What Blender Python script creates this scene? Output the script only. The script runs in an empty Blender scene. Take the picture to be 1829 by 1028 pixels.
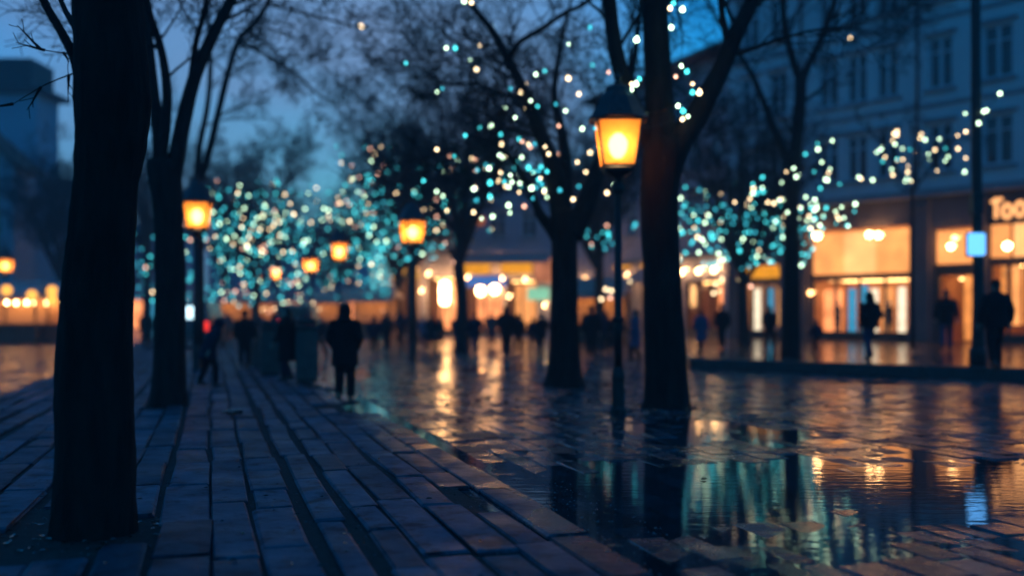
import bpy, bmesh, math, random
from mathutils import Vector, Matrix, noise

random.seed(11)
R = math.radians
scene = bpy.context.scene
COL = scene.collection

# ------------------------------------------------------------------ camera constants (35 mm lens, eye 1.5 m, level)
F, CX, HY, EYE = 1778.0, 914.5, 560.0, 1.5
def W(x, y, d, off=0.0):
    """a point d metres ahead that the photograph shows at column x, row y"""
    d = d + off
    return Vector(((x - CX) / F * d, d, EYE - (y - HY) / F * d))
def G(x, d, z=0.0):
    return Vector(((x - CX) / F * d, d, z))

# ------------------------------------------------------------------ materials
MATS = {}
def nodes_of(name):
    m = bpy.data.materials.new(name); m.use_nodes = True
    nt = m.node_tree
    for n in list(nt.nodes): nt.nodes.remove(n)
    out = nt.nodes.new('ShaderNodeOutputMaterial')
    return m, nt, out
def pos(nt, scale=(1, 1, 1)):
    tc = nt.nodes.new('ShaderNodeTexCoord'); mp = nt.nodes.new('ShaderNodeMapping')
    mp.inputs['Scale'].default_value = scale
    nt.links.new(tc.outputs['Object'], mp.inputs['Vector'])
    return mp.outputs['Vector']
def noise_node(nt, vec, scale, detail=4, rough=.55):
    n = nt.nodes.new('ShaderNodeTexNoise'); n.inputs['Scale'].default_value = scale
    n.inputs['Detail'].default_value = detail; n.inputs['Roughness'].default_value = rough
    nt.links.new(vec, n.inputs['Vector'])
    return n.outputs['Fac']
def ramp(nt, fac, a, b, ca, cb):
    r = nt.nodes.new('ShaderNodeValToRGB')
    r.color_ramp.elements[0].position = a; r.color_ramp.elements[1].position = b
    r.color_ramp.elements[0].color = (*ca, 1); r.color_ramp.elements[1].color = (*cb, 1)
    nt.links.new(fac, r.inputs['Fac'])
    return r.outputs['Color']
def mrange(nt, fac, a, b, c, d, smooth=False):
    r = nt.nodes.new('ShaderNodeMapRange')
    if smooth: r.interpolation_type = 'SMOOTHSTEP'
    for i, v in zip((1, 2, 3, 4), (a, b, c, d)): r.inputs[i].default_value = v
    nt.links.new(fac, r.inputs[0])
    return r.outputs[0]
def math_node(nt, op, a, b):
    n = nt.nodes.new('ShaderNodeMath'); n.operation = op
    for i, v in enumerate((a, b)):
        if isinstance(v, (int, float)): n.inputs[i].default_value = v
        else: nt.links.new(v, n.inputs[i])
    return n.outputs[0]
def bump(nt, h, strength, dist, prev=None):
    b = nt.nodes.new('ShaderNodeBump'); b.inputs['Strength'].default_value = strength
    b.inputs['Distance'].default_value = dist
    nt.links.new(h, b.inputs['Height'])
    if prev is not None: nt.links.new(prev, b.inputs['Normal'])
    return b.outputs['Normal']

def mat(name, c1, c2=None, rough=.8, nscale=4, stretch=(1, 1, 1), bstr=0.0, bdist=.01, bscale=None, metallic=0.0, spec=.5):
    m, nt, out = nodes_of(name)
    p = nt.nodes.new('ShaderNodeBsdfPrincipled')
    p.inputs['Roughness'].default_value = rough; p.inputs['Metallic'].default_value = metallic
    p.inputs['Specular IOR Level'].default_value = spec
    v = pos(nt, stretch)
    f = noise_node(nt, v, nscale, 5)
    nt.links.new(ramp(nt, f, .35, .68, c1, c2 or c1), p.inputs['Base Color'])
    if bstr: nt.links.new(bump(nt, noise_node(nt, v, bscale or nscale * 3, 6), bstr, bdist), p.inputs['Normal'])
    nt.links.new(p.outputs[0], out.inputs['Surface'])
    MATS[name] = m
    return m
EM = .65
def emit(name, c, s, vary=0.0, nscale=2.0, sampling=None):
    s *= EM
    m, nt, out = nodes_of(name)
    e = nt.nodes.new('ShaderNodeEmission'); e.inputs['Strength'].default_value = s
    if vary:
        f = noise_node(nt, pos(nt), nscale, 3)
        nt.links.new(ramp(nt, f, .3, .7, tuple(x * (1 - vary) for x in c), c), e.inputs['Color'])
    else:
        e.inputs['Color'].default_value = (*c, 1)
    nt.links.new(e.outputs[0], out.inputs['Surface'])
    if sampling: m.cycles.emission_sampling = sampling
    MATS[name] = m
    return m

bark = mat('bark', (.010, .0085, .008), (.026, .022, .020), .92, 9, (1, 1, .22), .9, .03, 22, spec=.2)
bark_far = mat('bark_far', (.022, .02, .02), (.04, .036, .034), .95, 3, spec=.15)
twig_m = mat('twig', (.02, .018, .017), (.035, .03, .028), .95, 3, spec=.1)
iron = mat('cast_iron', (.012, .014, .014), (.028, .03, .03), .5, 12, bstr=.2, bdist=.004, metallic=.3)
roof_copper = mat('lantern_roof', (.05, .04, .045), (.085, .065, .07), .5, 14, bstr=.2, bdist=.004, metallic=.5)
slab_m = None
plaster = mat('plaster', (.56, .57, .60), (.64, .65, .67), .9, .6, bstr=.15, bdist=.01, bscale=30)
plaster_violet = mat('plaster_violet', (.42, .40, .46), (.50, .47, .53), .9, .5, bstr=.15, bdist=.01, bscale=30)
plaster_dark = mat('plaster_dark', (.10, .085, .095), (.15, .13, .14), .85, .7, bstr=.15, bdist=.01, bscale=30)
plaster_blue = mat('plaster_blue', (.28, .40, .50), (.34, .46, .55), .9, .5)
trim_m = mat('stone_trim', (.20, .21, .24), (.28, .29, .32), .85, 2, bstr=.2, bdist=.01)
roof_m = mat('roof_tiles', (.03, .028, .035), (.06, .05, .055), .7, 3, (1, 1, 1), .4, .03, 9)
roof_red = mat('roof_tiles_red', (.12, .05, .03), (.18, .075, .045), .75, 3, bstr=.4, bdist=.03, bscale=9)
frame_m = mat('window_paint', (.50, .54, .58), (.58, .62, .66), .5, 6)
dark_frame = mat('shop_frame', (.02, .018, .018), (.04, .034, .03), .45, 6)
pane_dark = mat('window_glass', (.012, .015, .02), (.022, .026, .032), .06, 2, spec=.8)
shop_wall = mat('shop_interior', (.50, .30, .15), (.62, .38, .20), .8, 2)
bin_m = mat('bin_paint', (.045, .06, .055), (.08, .10, .09), .5, 5, bstr=.1, bdist=.005)
bin_lid = mat('bin_lid', (.02, .024, .024), (.04, .045, .045), .4, 5)
canvas_pale = mat('canvas_pale', (.42, .36, .34), (.5, .43, .4), .85, 2)
canvas_red = mat('canvas_red', (.20, .035, .03), (.26, .05, .04), .85, 2)
wood = mat('stall_wood', (.10, .055, .03), (.16, .09, .05), .7, 6, (1, 1, .2), .3, .01)
dirt = mat('joint_soil', (.012, .011, .010), (.03, .027, .022), .9, 9, bstr=.8, bdist=.02, bscale=40)
leaf_m = mat('wet_leaf', (.03, .022, .014), (.05, .035, .02), .07, 30, bstr=.3, bdist=.003, spec=1.0)
skin_m = mat('skin', (.38, .22, .16), (.46, .28, .2), .6, 20)
hair_m = mat('hair', (.012, .009, .007), (.03, .02, .014), .6, 40, (1, 1, .2), .3, .004)
shoe_m = mat('shoe_leather', (.012, .011, .011), (.03, .027, .025), .5, 20)
shoe_tan = mat('shoe_suede', (.16, .09, .05), (.22, .13, .08), .7, 20)
wire_m = mat('wire', (.01, .012, .01), (.02, .022, .02), .6, 8)
car_paint = mat('car_paint', (.03, .035, .05), (.04, .045, .06), .25, 1, spec=.7)
tyre_m = mat('tyre', (.012, .012, .012), (.02, .02, .02), .9, 20)
CLOTH = {}
for nm, c in {'black': (.010, .011, .014), 'navy': (.014, .02, .042), 'denim': (.03, .06, .12), 'charcoal': (.024, .025, .03),
              'blue': (.05, .10, .2), 'brown': (.06, .035, .025), 'teal': (.02, .06, .075), 'pale_blue': (.14, .20, .30),
              'grey': (.09, .09, .10)}.items():
    CLOTH[nm] = mat('cloth_' + nm, tuple(x * .75 for x in c), c, .9, 12, bstr=.3, bdist=.006, bscale=60, spec=.15)

# wet stone of the square: dark worn setts, a broken film of water, a few real puddles
A_U = math.atan2(1.0, -.303)
def mixf(nt, fac, a, b):
    m = nt.nodes.new('ShaderNodeMix'); m.data_type = 'FLOAT'
    nt.links.new(fac, m.inputs[0])
    for k, v in ((2, a), (3, b)):
        if isinstance(v, (int, float)): m.inputs[k].default_value = v
        else: nt.links.new(v, m.inputs[k])
    return m.outputs[0]
def sett_height(nt, wob=.05):
    tc = nt.nodes.new('ShaderNodeTexCoord')
    nz = nt.nodes.new('ShaderNodeTexNoise'); nz.inputs['Scale'].default_value = 2.2; nz.inputs['Detail'].default_value = 3
    nt.links.new(tc.outputs['Object'], nz.inputs['Vector'])
    ad = nt.nodes.new('ShaderNodeVectorMath'); ad.operation = 'MULTIPLY_ADD'; ad.inputs[1].default_value = (wob * 2, wob * 2, 0)
    nt.links.new(nz.outputs['Color'], ad.inputs[0]); nt.links.new(tc.outputs['Object'], ad.inputs[2])
    mp = nt.nodes.new('ShaderNodeMapping'); mp.inputs['Rotation'].default_value = (0, 0, -A_U)
    nt.links.new(ad.outputs[0], mp.inputs['Vector'])
    br = nt.nodes.new('ShaderNodeTexBrick'); br.inputs['Scale'].default_value = 1
    br.inputs['Brick Width'].default_value = .62; br.inputs['Row Height'].default_value = .30
    br.inputs['Mortar Size'].default_value = .022; br.inputs['Mortar Smooth'].default_value = .6
    br.inputs['Color1'].default_value = (1, 1, 1, 1); br.inputs['Color2'].default_value = (.45, .45, .45, 1); br.inputs['Mortar'].default_value = (.3, .3, .3, 1)
    nt.links.new(mp.outputs[0], br.inputs['Vector'])
    return br.outputs['Fac'], br.outputs['Color']
def wet_ground(name, dry, puddle_gate=True, film=(.42, .56), und=1.0, wob=.05):
    m, nt, out = nodes_of(name)
    p = nt.nodes.new('ShaderNodeBsdfPrincipled')
    p.inputs['IOR'].default_value = 1.8
    v = pos(nt)
    wet = mrange(nt, noise_node(nt, v, 1.9, 8, .68), film[0], film[1], 0, 1, True)
    if puddle_gate:
        tc = nt.nodes.new('ShaderNodeTexCoord'); mp = nt.nodes.new('ShaderNodeMapping')
        mp.vector_type = 'TEXTURE'
        mp.inputs['Location'].default_value = (6.5, 17.0, 0); mp.inputs['Scale'].default_value = (17, 21, 50)
        nt.links.new(tc.outputs['Object'], mp.inputs['Vector'])
        ln = nt.nodes.new('ShaderNodeVectorMath'); ln.operation = 'LENGTH'
        nt.links.new(mp.outputs[0], ln.inputs[0])
        bias = mrange(nt, ln.outputs['Value'], 0, 1.25, .42, -.12)
        pud = mrange(nt, math_node(nt, 'ADD', noise_node(nt, v, .6, 6, .6), bias), .47, .60, 0, 1, True)
    else:
        pud = mrange(nt, noise_node(nt, v, .6, 6, .6), .60, .68, 0, 1, True)
    dry_m = math_node(nt, 'SUBTRACT', 1.0, pud)
    mort, stone = sett_height(nt, wob)
    f = noise_node(nt, v, 3.0, 6)
    c = ramp(nt, f, .3, .7, tuple(x * .5 for x in dry), dry)
    mx = nt.nodes.new('ShaderNodeMix'); mx.data_type = 'RGBA'; mx.blend_type = 'MULTIPLY'; mx.inputs[0].default_value = 1
    nt.links.new(c, mx.inputs[6]); nt.links.new(stone, mx.inputs[7]); nt.links.new(mx.outputs[2], p.inputs['Base Color'])
    film_ = math_node(nt, 'MAXIMUM', wet, pud)
    nt.links.new(mixf(nt, pud, mixf(nt, wet, .55, .055), .045), p.inputs['Roughness'])
    nt.links.new(mixf(nt, film_, .03, .5), p.inputs['Specular IOR Level'])
    n1 = bump(nt, noise_node(nt, v, 2.6, 5, .6), .20 * und, .032)
    h = math_node(nt, 'ADD', math_node(nt, 'MULTIPLY', noise_node(nt, v, 16, 7, .62), mixf(nt, wet, .55, .22)), math_node(nt, 'MULTIPLY', mort, -.5))
    n2 = bump(nt, math_node(nt, 'MULTIPLY', h, dry_m), .8 * und, .030, n1)
    flat = bump(nt, noise_node(nt, pos(nt, (.8, 3.0, 1)), 3.2, 3), .16, .010)
    mv = nt.nodes.new('ShaderNodeMix'); mv.data_type = 'VECTOR'
    nt.links.new(pud, mv.inputs[0]); nt.links.new(n2, mv.inputs[4]); nt.links.new(flat, mv.inputs[5])
    nt.links.new(mv.outputs[1], p.inputs['Normal'])
    nt.links.new(p.outputs[0], out.inputs['Surface'])
    return m
asphalt = wet_ground('wet_setts', (.026, .058, .076))
sidewalk_m = wet_ground('wet_sidewalk', (.11, .105, .10), False, (.34, .5), .6)

def slab_material():
    m, nt, out = nodes_of('paving_stone')
    p = nt.nodes.new('ShaderNodeBsdfPrincipled')
    v = pos(nt)
    att = nt.nodes.new('ShaderNodeAttribute'); att.attribute_name = 'tone'
    # rain has soaked the stones towards the street
    dq = nt.nodes.new('ShaderNodeVectorMath'); dq.operation = 'DOT_PRODUCT'; dq.inputs[1].default_value = Vector((1.0, .303, 0)).normalized()
    tc = nt.nodes.new('ShaderNodeTexCoord'); nt.links.new(tc.outputs['Object'], dq.inputs[0])
    qv = math_node(nt, 'ADD', dq.outputs['Value'], math_node(nt, 'MULTIPLY', noise_node(nt, v, 1.1, 6, .6), 2.6))
    wet = mrange(nt, qv, 2.9, 4.2, 0, 1, True)
    f = noise_node(nt, v, 2.2, 7, .65)
    c = ramp(nt, f, .3, .72, (.018, .060, .086), (.055, .128, .168))
    st = mrange(nt, noise_node(nt, v, 5.0, 7, .72), .46, .66, 1.15, .32, True)
    mx = nt.nodes.new('ShaderNodeMix'); mx.data_type = 'RGBA'; mx.blend_type = 'MULTIPLY'; mx.inputs[0].default_value = 1
    nt.links.new(c, mx.inputs[6]); nt.links.new(att.outputs['Color'], mx.inputs[7])
    m2 = nt.nodes.new('ShaderNodeMix'); m2.data_type = 'RGBA'; m2.blend_type = 'MULTIPLY'; m2.inputs[0].default_value = 1
    nt.links.new(mx.outputs[2], m2.inputs[6]); nt.links.new(math_node(nt, 'MULTIPLY', st, mixf(nt, wet, 1.0, .5)), m2.inputs[7])
    nt.links.new(m2.outputs[2], p.inputs['Base Color'])
    nt.links.new(mixf(nt, wet, mrange(nt, noise_node(nt, v, 1.4, 5), .35, .65, .45, .68), .13), p.inputs['Roughness'])
    nt.links.new(mixf(nt, wet, .12, .36), p.inputs['Specular IOR Level'])
    n1 = bump(nt, noise_node(nt, v, 9, 6, .62), .7, .016)
    n2 = bump(nt, noise_node(nt, v, 60, 4, .7), .35, .004, n1)
    nt.links.new(n2, p.inputs['Normal'])
    nt.links.new(p.outputs[0], out.inputs['Surface'])
    return m
slab_m = slab_material()

def pane_material(name, tint, clear, glow_tint):
    """frosted amber lantern glass: lets the bulb behind it through and scatters it"""
    m, nt, out = nodes_of(name)
    t = nt.nodes.new('ShaderNodeBsdfTransparent'); t.inputs['Color'].default_value = (*tint, 1)
    d = nt.nodes.new('ShaderNodeBsdfTranslucent')
    nt.links.new(ramp(nt, noise_node(nt, pos(nt), 7, 4), .3, .7, tuple(x * .8 for x in glow_tint), glow_tint), d.inputs['Color'])
    mx = nt.nodes.new('ShaderNodeMixShader'); mx.inputs[0].default_value = 1 - clear
    nt.links.new(t.outputs[0], mx.inputs[1]); nt.links.new(d.outputs[0], mx.inputs[2])
    nt.links.new(mx.outputs[0], out.inputs['Surface'])
    MATS[name] = m
    return m
amber_pane = pane_material('amber_glass', (1, .84, .62), .16, (1, .42, .075))

def clear_pane():
    m, nt, out = nodes_of('shop_glass')
    t = nt.nodes.new('ShaderNodeBsdfTransparent'); t.inputs['Color'].default_value = (.93, .95, .95, 1)
    g = nt.nodes.new('ShaderNodeBsdfGlossy'); g.inputs['Roughness'].default_value = .03
    fr = nt.nodes.new('ShaderNodeFresnel'); fr.inputs['IOR'].default_value = 1.45
    mx = nt.nodes.new('ShaderNodeMixShader')
    nt.links.new(fr.outputs[0], mx.inputs[0]); nt.links.new(t.outputs[0], mx.inputs[1]); nt.links.new(g.outputs[0], mx.inputs[2])
    nt.links.new(mx.outputs[0], out.inputs['Surface'])
    return m
shop_glass = clear_pane()

LAMP = emit('lamp_flame', (1.0, .60, .28), 22)
B_CYAN = emit('bulb_cyan', (.06, .68, .74), 3.6)
B_TEAL = emit('bulb_teal', (.03, .36, .46), 3.0)
B_ICE = emit('bulb_ice', (.66, 1.0, .66), 6)
B_WARM = emit('bulb_warm', (1.0, .72, .40), 6)
B_PINK = emit('bulb_pink', (1.0, .50, .34), 4)
PANEL = emit('lit_panel', (1.0, .36, .10), 1.45, .4, .8)
PANEL_PALE = emit('lit_panel_pale', (1.0, .43, .145), 1.6, .35, .8)
CURTAIN = emit('lit_curtain', (1.0, .33, .075), 1.2, .5, 2.2)
SIGN_LETTER = emit('sign_letter', (1.0, .42, .15), 1.5)
SIGN_BLUE = emit('sign_blue', (.12, .44, 1.0), 1.6)
SIGN_CYAN = emit('display_cyan', (.06, .45, .75), .8, .4, 2)
SIGN_WHITE = emit('display_white', (1.0, .80, .55), 1.6, .4, 2)
SIGN_AMBER = emit('sign_amber', (1.0, .38, .02), 1.0, .45, 5)
SIGN_GREEN = emit('sign_green', (.35, .85, .55), .75, .3, 2)
GLOBE = emit('globe_white', (1.0, .50, .19), 30)
TUBE_LAMP = emit('strip_lamp', (1.0, .45, .15), 11)
STALL_LAMP = emit('stall_lamp', (1.0, .52, .20), 30)
STALL_STRIP = emit('stall_strip', (1.0, .46, .15), 5)
LIT_WARM = emit('lit_window_warm', (1.0, .30, .10), 2.3, .65, 1.2)
LIT_DIM = emit('lit_window_dim', (.9, .30, .14), .7, .6, 1.0)
TAIL = emit('tail_light_red', (1.0, .04, .03), 1.1)
COOL = emit('sign_cool', (.55, .85, 1.0), 2.2)

# ------------------------------------------------------------------ mesh builder
class MB:
    def __init__(s): s.v = []; s.f = []; s.tone = []
    def face(s, idx): s.f.append(tuple(idx))
    def box(s, c, size, rz=0.0, bev=0.0):
        cx, cy, cz = c; sx, sy, sz = (x / 2 for x in size)
        cr, sr = math.cos(rz), math.sin(rz)
        b = len(s.v)
        if bev <= 0:
            pts = [(a * sx, bb * sy, cc * sz) for cc in (-1, 1) for bb in (-1, 1) for a in (-1, 1)]
            fs = [(0, 2, 3, 1), (4, 5, 7, 6), (0, 1, 5, 4), (2, 6, 7, 3), (0, 4, 6, 2), (1, 3, 7, 5)]
        else:
            e = min(bev, sx * .9, sy * .9, sz * .9)
            pts = []
            for (ix, iy, iz) in ((sx, sy, sz - e), (sx - e, sy - e, sz)):
                for sg in (-1, 1):
                    pts += [(-ix, -iy, sg * iz), (ix, -iy, sg * iz), (ix, iy, sg * iz), (-ix, iy, sg * iz)]
            # rings: low(outer)0-3, high(outer)4-7, low(inner)8-11, high(inner)12-15
            fs = [(11, 10, 9, 8), (12, 13, 14, 15)]
            for i in range(4):
                j = (i + 1) % 4
                fs += [(i, j, 4 + j, 4 + i), (8 + i, 8 + j, j, i), (4 + i, 4 + j, 12 + j, 12 + i)]
        for (x, y, z) in pts: s.v.append((cx + x * cr - y * sr, cy + x * sr + y * cr, cz + z))
        for q in fs: s.f.append(tuple(b + i for i in q))
    def tube(s, pts, rad, sides=8, lump=0.0, seed=0.0, cap=True, flat=1.0):
        n = len(pts); b = len(s.v)
        t0 = (pts[1] - pts[0]).normalized()
        ref = Vector((1, 0, 0)) if abs(t0.x) < .9 else Vector((0, 1, 0))
        u = (ref - t0 * ref.dot(t0)).normalized()
        for i in range(n):
            t = ((pts[min(i + 1, n - 1)] - pts[max(i - 1, 0)])).normalized()
            u = (u - t * u.dot(t))
            u = u.normalized() if u.length > 1e-6 else Vector((1, 0, 0))
            w = t.cross(u)
            for k in range(sides):
                a = 2 * math.pi * k / sides
                r = rad[i]
                if lump:
                    q = pts[i]
                    r *= 1 + lump * (noise.noise(Vector((math.cos(a) * 2.2 + seed, math.sin(a) * 2.2, q.z * 1.1)))
                                     + .55 * noise.noise(Vector((math.cos(a) * 7 + seed, math.sin(a) * 7, q.z * 3.2)))
                                     + .40 * noise.noise(Vector((math.cos(a) * 16, math.sin(a) * 16 + seed, q.z * 9))))
                s.v.append(tuple(pts[i] + (u * math.cos(a) + w * math.sin(a) * flat) * r))
        for i in range(n - 1):
            for k in range(sides):
                k2 = (k + 1) % sides
                s.f.append((b + i * sides + k, b + i * sides + k2, b + (i + 1) * sides + k2, b + (i + 1) * sides + k))
        if cap:
            s.f.append(tuple(b + k for k in reversed(range(sides))))
            s.f.append(tuple(b + (n - 1) * sides + k for k in range(sides)))
    def lathe(s, prof, sides=16, c=(0, 0, 0), sq=False, rot=0.0):
        b = len(s.v)
        for (r, z) in prof:
            for k in range(sides):
                a = 2 * math.pi * (k + .5) / sides + rot
                s.v.append((c[0] + r * math.cos(a), c[1] + r * math.sin(a), c[2] + z))
        for i in range(len(prof) - 1):
            for k in range(sides):
                k2 = (k + 1) % sides
                s.f.append((b + i * sides + k, b + i * sides + k2, b + (i + 1) * sides + k2, b + (i + 1) * sides + k))
        s.f.append(tuple(b + k for k in reversed(range(sides))))
        s.f.append(tuple(b + (len(prof) - 1) * sides + k for k in range(sides)))
    def ball(s, c, r, seg=12, rings=8):
        if isinstance(r, (int, float)): r = (r, r, r)
        b = len(s.v)
        s.v.append((c[0], c[1], c[2] - r[2]))
        for i in range(1, rings):
            ph = -math.pi / 2 + math.pi * i / rings
            for k in range(seg):
                a = 2 * math.pi * k / seg
                s.v.append((c[0] + r[0] * math.cos(ph) * math.cos(a), c[1] + r[1] * math.cos(ph) * math.sin(a), c[2] + r[2] * math.sin(ph)))
        s.v.append((c[0], c[1], c[2] + r[2]))
        top = len(s.v) - 1
        for k in range(seg):
            k2 = (k + 1) % seg
            s.f.append((b, b + 1 + k2, b + 1 + k))
            for i in range(rings - 2):
                s.f.append((b + 1 + i * seg + k, b + 1 + i * seg + k2, b + 1 + (i + 1) * seg + k2, b + 1 + (i + 1) * seg + k))
            s.f.append((top, b + 1 + (rings - 2) * seg + k, b + 1 + (rings - 2) * seg + k2))
    def quad(s, a, b_, c, d):
        b = len(s.v); s.v += [tuple(a), tuple(b_), tuple(c), tuple(d)]; s.f.append((b, b + 1, b + 2, b + 3))
    def prism(s, poly, z0, z1):
        b = len(s.v); n = len(poly)
        for z in (z0, z1):
            for (x, y) in poly: s.v.append((x, y, z))
        s.f.append(tuple(b + i for i in reversed(range(n)))); s.f.append(tuple(b + n + i for i in range(n)))
        for i in range(n):
            j = (i + 1) % n
            s.f.append((b + i, b + j, b + n + j, b + n + i))
    def mesh(s, name, m, off=(0, 0, 0), smooth=False):
        me = bpy.data.meshes.new(name)
        me.from_pydata([(x - off[0], y - off[1], z - off[2]) for (x, y, z) in s.v], [], s.f)
        if m is not None: me.materials.append(m)
        if smooth: me.polygons.foreach_set('use_smooth', [True] * len(me.polygons))
        me.update()
        return me
    def build(s, name, m, parent=None, world=False, smooth=False):
        off = parent.location if (world and parent is not None) else (0, 0, 0)
        o = bpy.data.objects.new(name, s.mesh(name, m, off, smooth))
        COL.objects.link(o)
        if parent is not None: o.parent = parent
        return o

def thing(name, label, cat, loc=(0, 0, 0), rz=0.0, group=None):
    o = bpy.data.objects.new(name, None); COL.objects.link(o)
    o.empty_display_size = .2
    o.location = loc; o.rotation_euler = (0, 0, rz); o['label'] = label; o['category'] = cat
    if group: o['group'] = group
    return o
def tag(o, label, cat, group=None, kind=None):
    o['label'] = label; o['category'] = cat
    if group: o['group'] = group
    if kind: o['kind'] = kind
    return o
def struct(o): o['kind'] = 'structure'; return o
def copy_tree(o, parent=None):
    c = o.copy(); COL.objects.link(c)
    if parent is not None: c.parent = parent
    for ch in list(o.children): copy_tree(ch, c)
    return c

# ------------------------------------------------------------------ ground, street plan: the promenade runs along U
U = Vector((-.303, 1.0, 0)).normalized(); N = Vector((U.y, -U.x, 0))
def street(q, p, z=0.0):            # q metres to the right of the promenade axis, p metres along it
    v = N * q + U * p; v.z = z
    return v

g = MB(); g.quad((-300, -60, 0), (300, -60, 0), (300, 420, 0), (-300, 420, 0))
struct(g.build('ground', asphalt))

# paving: rows of long stones with open soil joints
bed = MB()
QL, QR = -3.6, 2.5
bed.prism([tuple(street(QL - .05, 1.5))[:2], tuple(street(2.0, 1.5))[:2], tuple(street(2.0, 64))[:2], tuple(street(QL - .05, 64))[:2]], .002, .018)
struct(bed.build('paving_bed', dirt))
pv = MB(); tones = []
rnd = random.Random(5)
q = QL; a_U = math.atan2(U.y, U.x) - math.pi / 2
TREE_A = G(167, 6.75); TREE_B = G(301, 16.0)
row = 0
while q < QR - .2:
    w = rnd.choice((.22, .26, .30, .34, .27))
    p = 1.6 + rnd.random() * .9
    while p < 62:
        L = rnd.choice((.8, 1.05, 1.3, 1.55, 1.8))
        c = street(q + w / 2, p + L / 2)
        skip = False
        for T in (TREE_A, TREE_B):
            if (Vector((c.x, c.y, 0)) - T).length < .50: skip = True
        if p > 16 and rnd.random() < .012: skip = True
        if not skip:
            sink = max(0, (q - 1.0)) * .016 + (rnd.uniform(-.006, .014) if q > 1.4 else 0)
            h = rnd.gauss(.036, .005)
            if q > 1.5 and rnd.random() < (q - 1.5) * .42: p += L; continue
            b0 = len(pv.v)
            pv.box((c.x + rnd.gauss(0, .008), c.y, h / 2 + .012), (w - rnd.uniform(-.01, .05), L - rnd.uniform(.015, .05), h), a_U + rnd.gauss(0, .012), .012)
            tx, ty = rnd.gauss(0, .006), rnd.gauss(0, .004)
            for i in range(b0, len(pv.v)):
                x, y, z = pv.v[i]
                pv.v[i] = (x + rnd.gauss(0, .006), y + rnd.gauss(0, .008), z - sink + (x - c.x) * tx + (y - c.y) * ty)
            t = rnd.uniform(.55, 1.2)
            tones += [t] * 10 if False else [t] * (len(pv.v) - b0)
        p += L + (0 if rnd.random() < .6 else rnd.uniform(.02, .09))
    q += w + rnd.choice((.02, .03, .025, .08, .05, .035))
    row += 1
po = pv.build('pavement', slab_m)
at = po.data.color_attributes.new('tone', 'FLOAT_COLOR', 'POINT')
at.data.foreach_set('color', [c for t in tones for c in (t, t, t * 1.02, 1)])
struct(po)

# the street itself: worn setts standing a finger above, or just under, a skin of rain water
def sett_material():
    m, nt, out = nodes_of('wet_sett_stone')
    p = nt.nodes.new('ShaderNodeBsdfPrincipled'); p.inputs['IOR'].default_value = 1.7
    v = pos(nt)
    att = nt.nodes.new('ShaderNodeAttribute'); att.attribute_name = 'tone'
    c = ramp(nt, noise_node(nt, v, 3.0, 7, .65), .3, .72, (.012, .030, .042), (.036, .072, .092))
    mx = nt.nodes.new('ShaderNodeMix'); mx.data_type = 'RGBA'; mx.blend_type = 'MULTIPLY'; mx.inputs[0].default_value = 1
    nt.links.new(c, mx.inputs[6]); nt.links.new(att.outputs['Color'], mx.inputs[7]); nt.links.new(mx.outputs[2], p.inputs['Base Color'])
    wet = mrange(nt, noise_node(nt, v, 1.6, 8, .66), .38, .56, 0, 1, True)
    nt.links.new(mixf(nt, wet, .42, .09), p.inputs['Roughness']); nt.links.new(mixf(nt, wet, .10, .5), p.inputs['Specular IOR Level'])
    n1 = bump(nt, noise_node(nt, v, 5.0, 4, .55), .25, .014)
    n2 = bump(nt, noise_node(nt, v, 26, 6, .65), .4, .006, n1)
    nt.links.new(n2, p.inputs['Normal']); nt.links.new(p.outputs[0], out.inputs['Surface'])
    return m
def in_poly(x, y, poly):
    c = False; j = len(poly) - 1
    for i in range(len(poly)):
        (xi, yi), (xj, yj) = poly[i], poly[j]
        if (yi > y) != (yj > y) and x < (xj - xi) * (y - yi) / (yj - yi) + xi: c = not c
        j = i
    return c
WALK = [(16.6, 16.6), (11.5, 21.4), (4.6, 26.6), (5.2, 34), (7.0, 60), (40, 60), (60, 16.6)]
sm = MB(); stone_tones = []
rs = random.Random(23)
q = QR + .12
while q < 21:
    w = rs.choice((.20, .24, .28, .33)); p = 2.6 + rs.random()
    while p < 36:
        L = rs.choice((.34, .48, .62, .80)); c = street(q + w / 2, p + L / 2)
        px_ = abs(c.x / max(c.y, .1))
        if px_ < .62 and not in_poly(c.x, c.y, WALK) and all((c - T).length > .48 for T in (G(1190, 15.9), G(1008, 20.5))):
            low = noise.noise(Vector((c.x * .42, c.y * .42, 3.31))) * .024 + noise.noise(Vector((c.x * 1.3, c.y * 1.3, 9.1))) * .013
            e = ((c.x - 3.2) / 3.4) ** 2 + ((c.y - 7.3) / 3.0) ** 2
            top = .009 + low - .021 * math.exp(-e * 1.0) + rs.gauss(0, .0028)
            if top > -.012:
                b0 = len(sm.v); sm.box((c.x, c.y, top - .04), (w - rs.uniform(.008, .03), L - rs.uniform(.01, .035), .08), a_U + rs.gauss(0, .02), .012)
                tx, ty = rs.gauss(0, .012), rs.gauss(0, .009)
                for i in range(b0, len(sm.v)):
                    x, y, z = sm.v[i]; sm.v[i] = (x + rs.gauss(0, .004), y + rs.gauss(0, .006), z + (x - c.x) * tx + (y - c.y) * ty)
                stone_tones += [rs.uniform(.5, 1.3)] * (len(sm.v) - b0)
        p += L
    q += w
so_ = sm.build('street_paving', sett_material())
at = so_.data.color_attributes.new('tone', 'FLOAT_COLOR', 'POINT')
at.data.foreach_set('color', [c for t in stone_tones for c in (t, t, t, 1)])
struct(so_)

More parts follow.
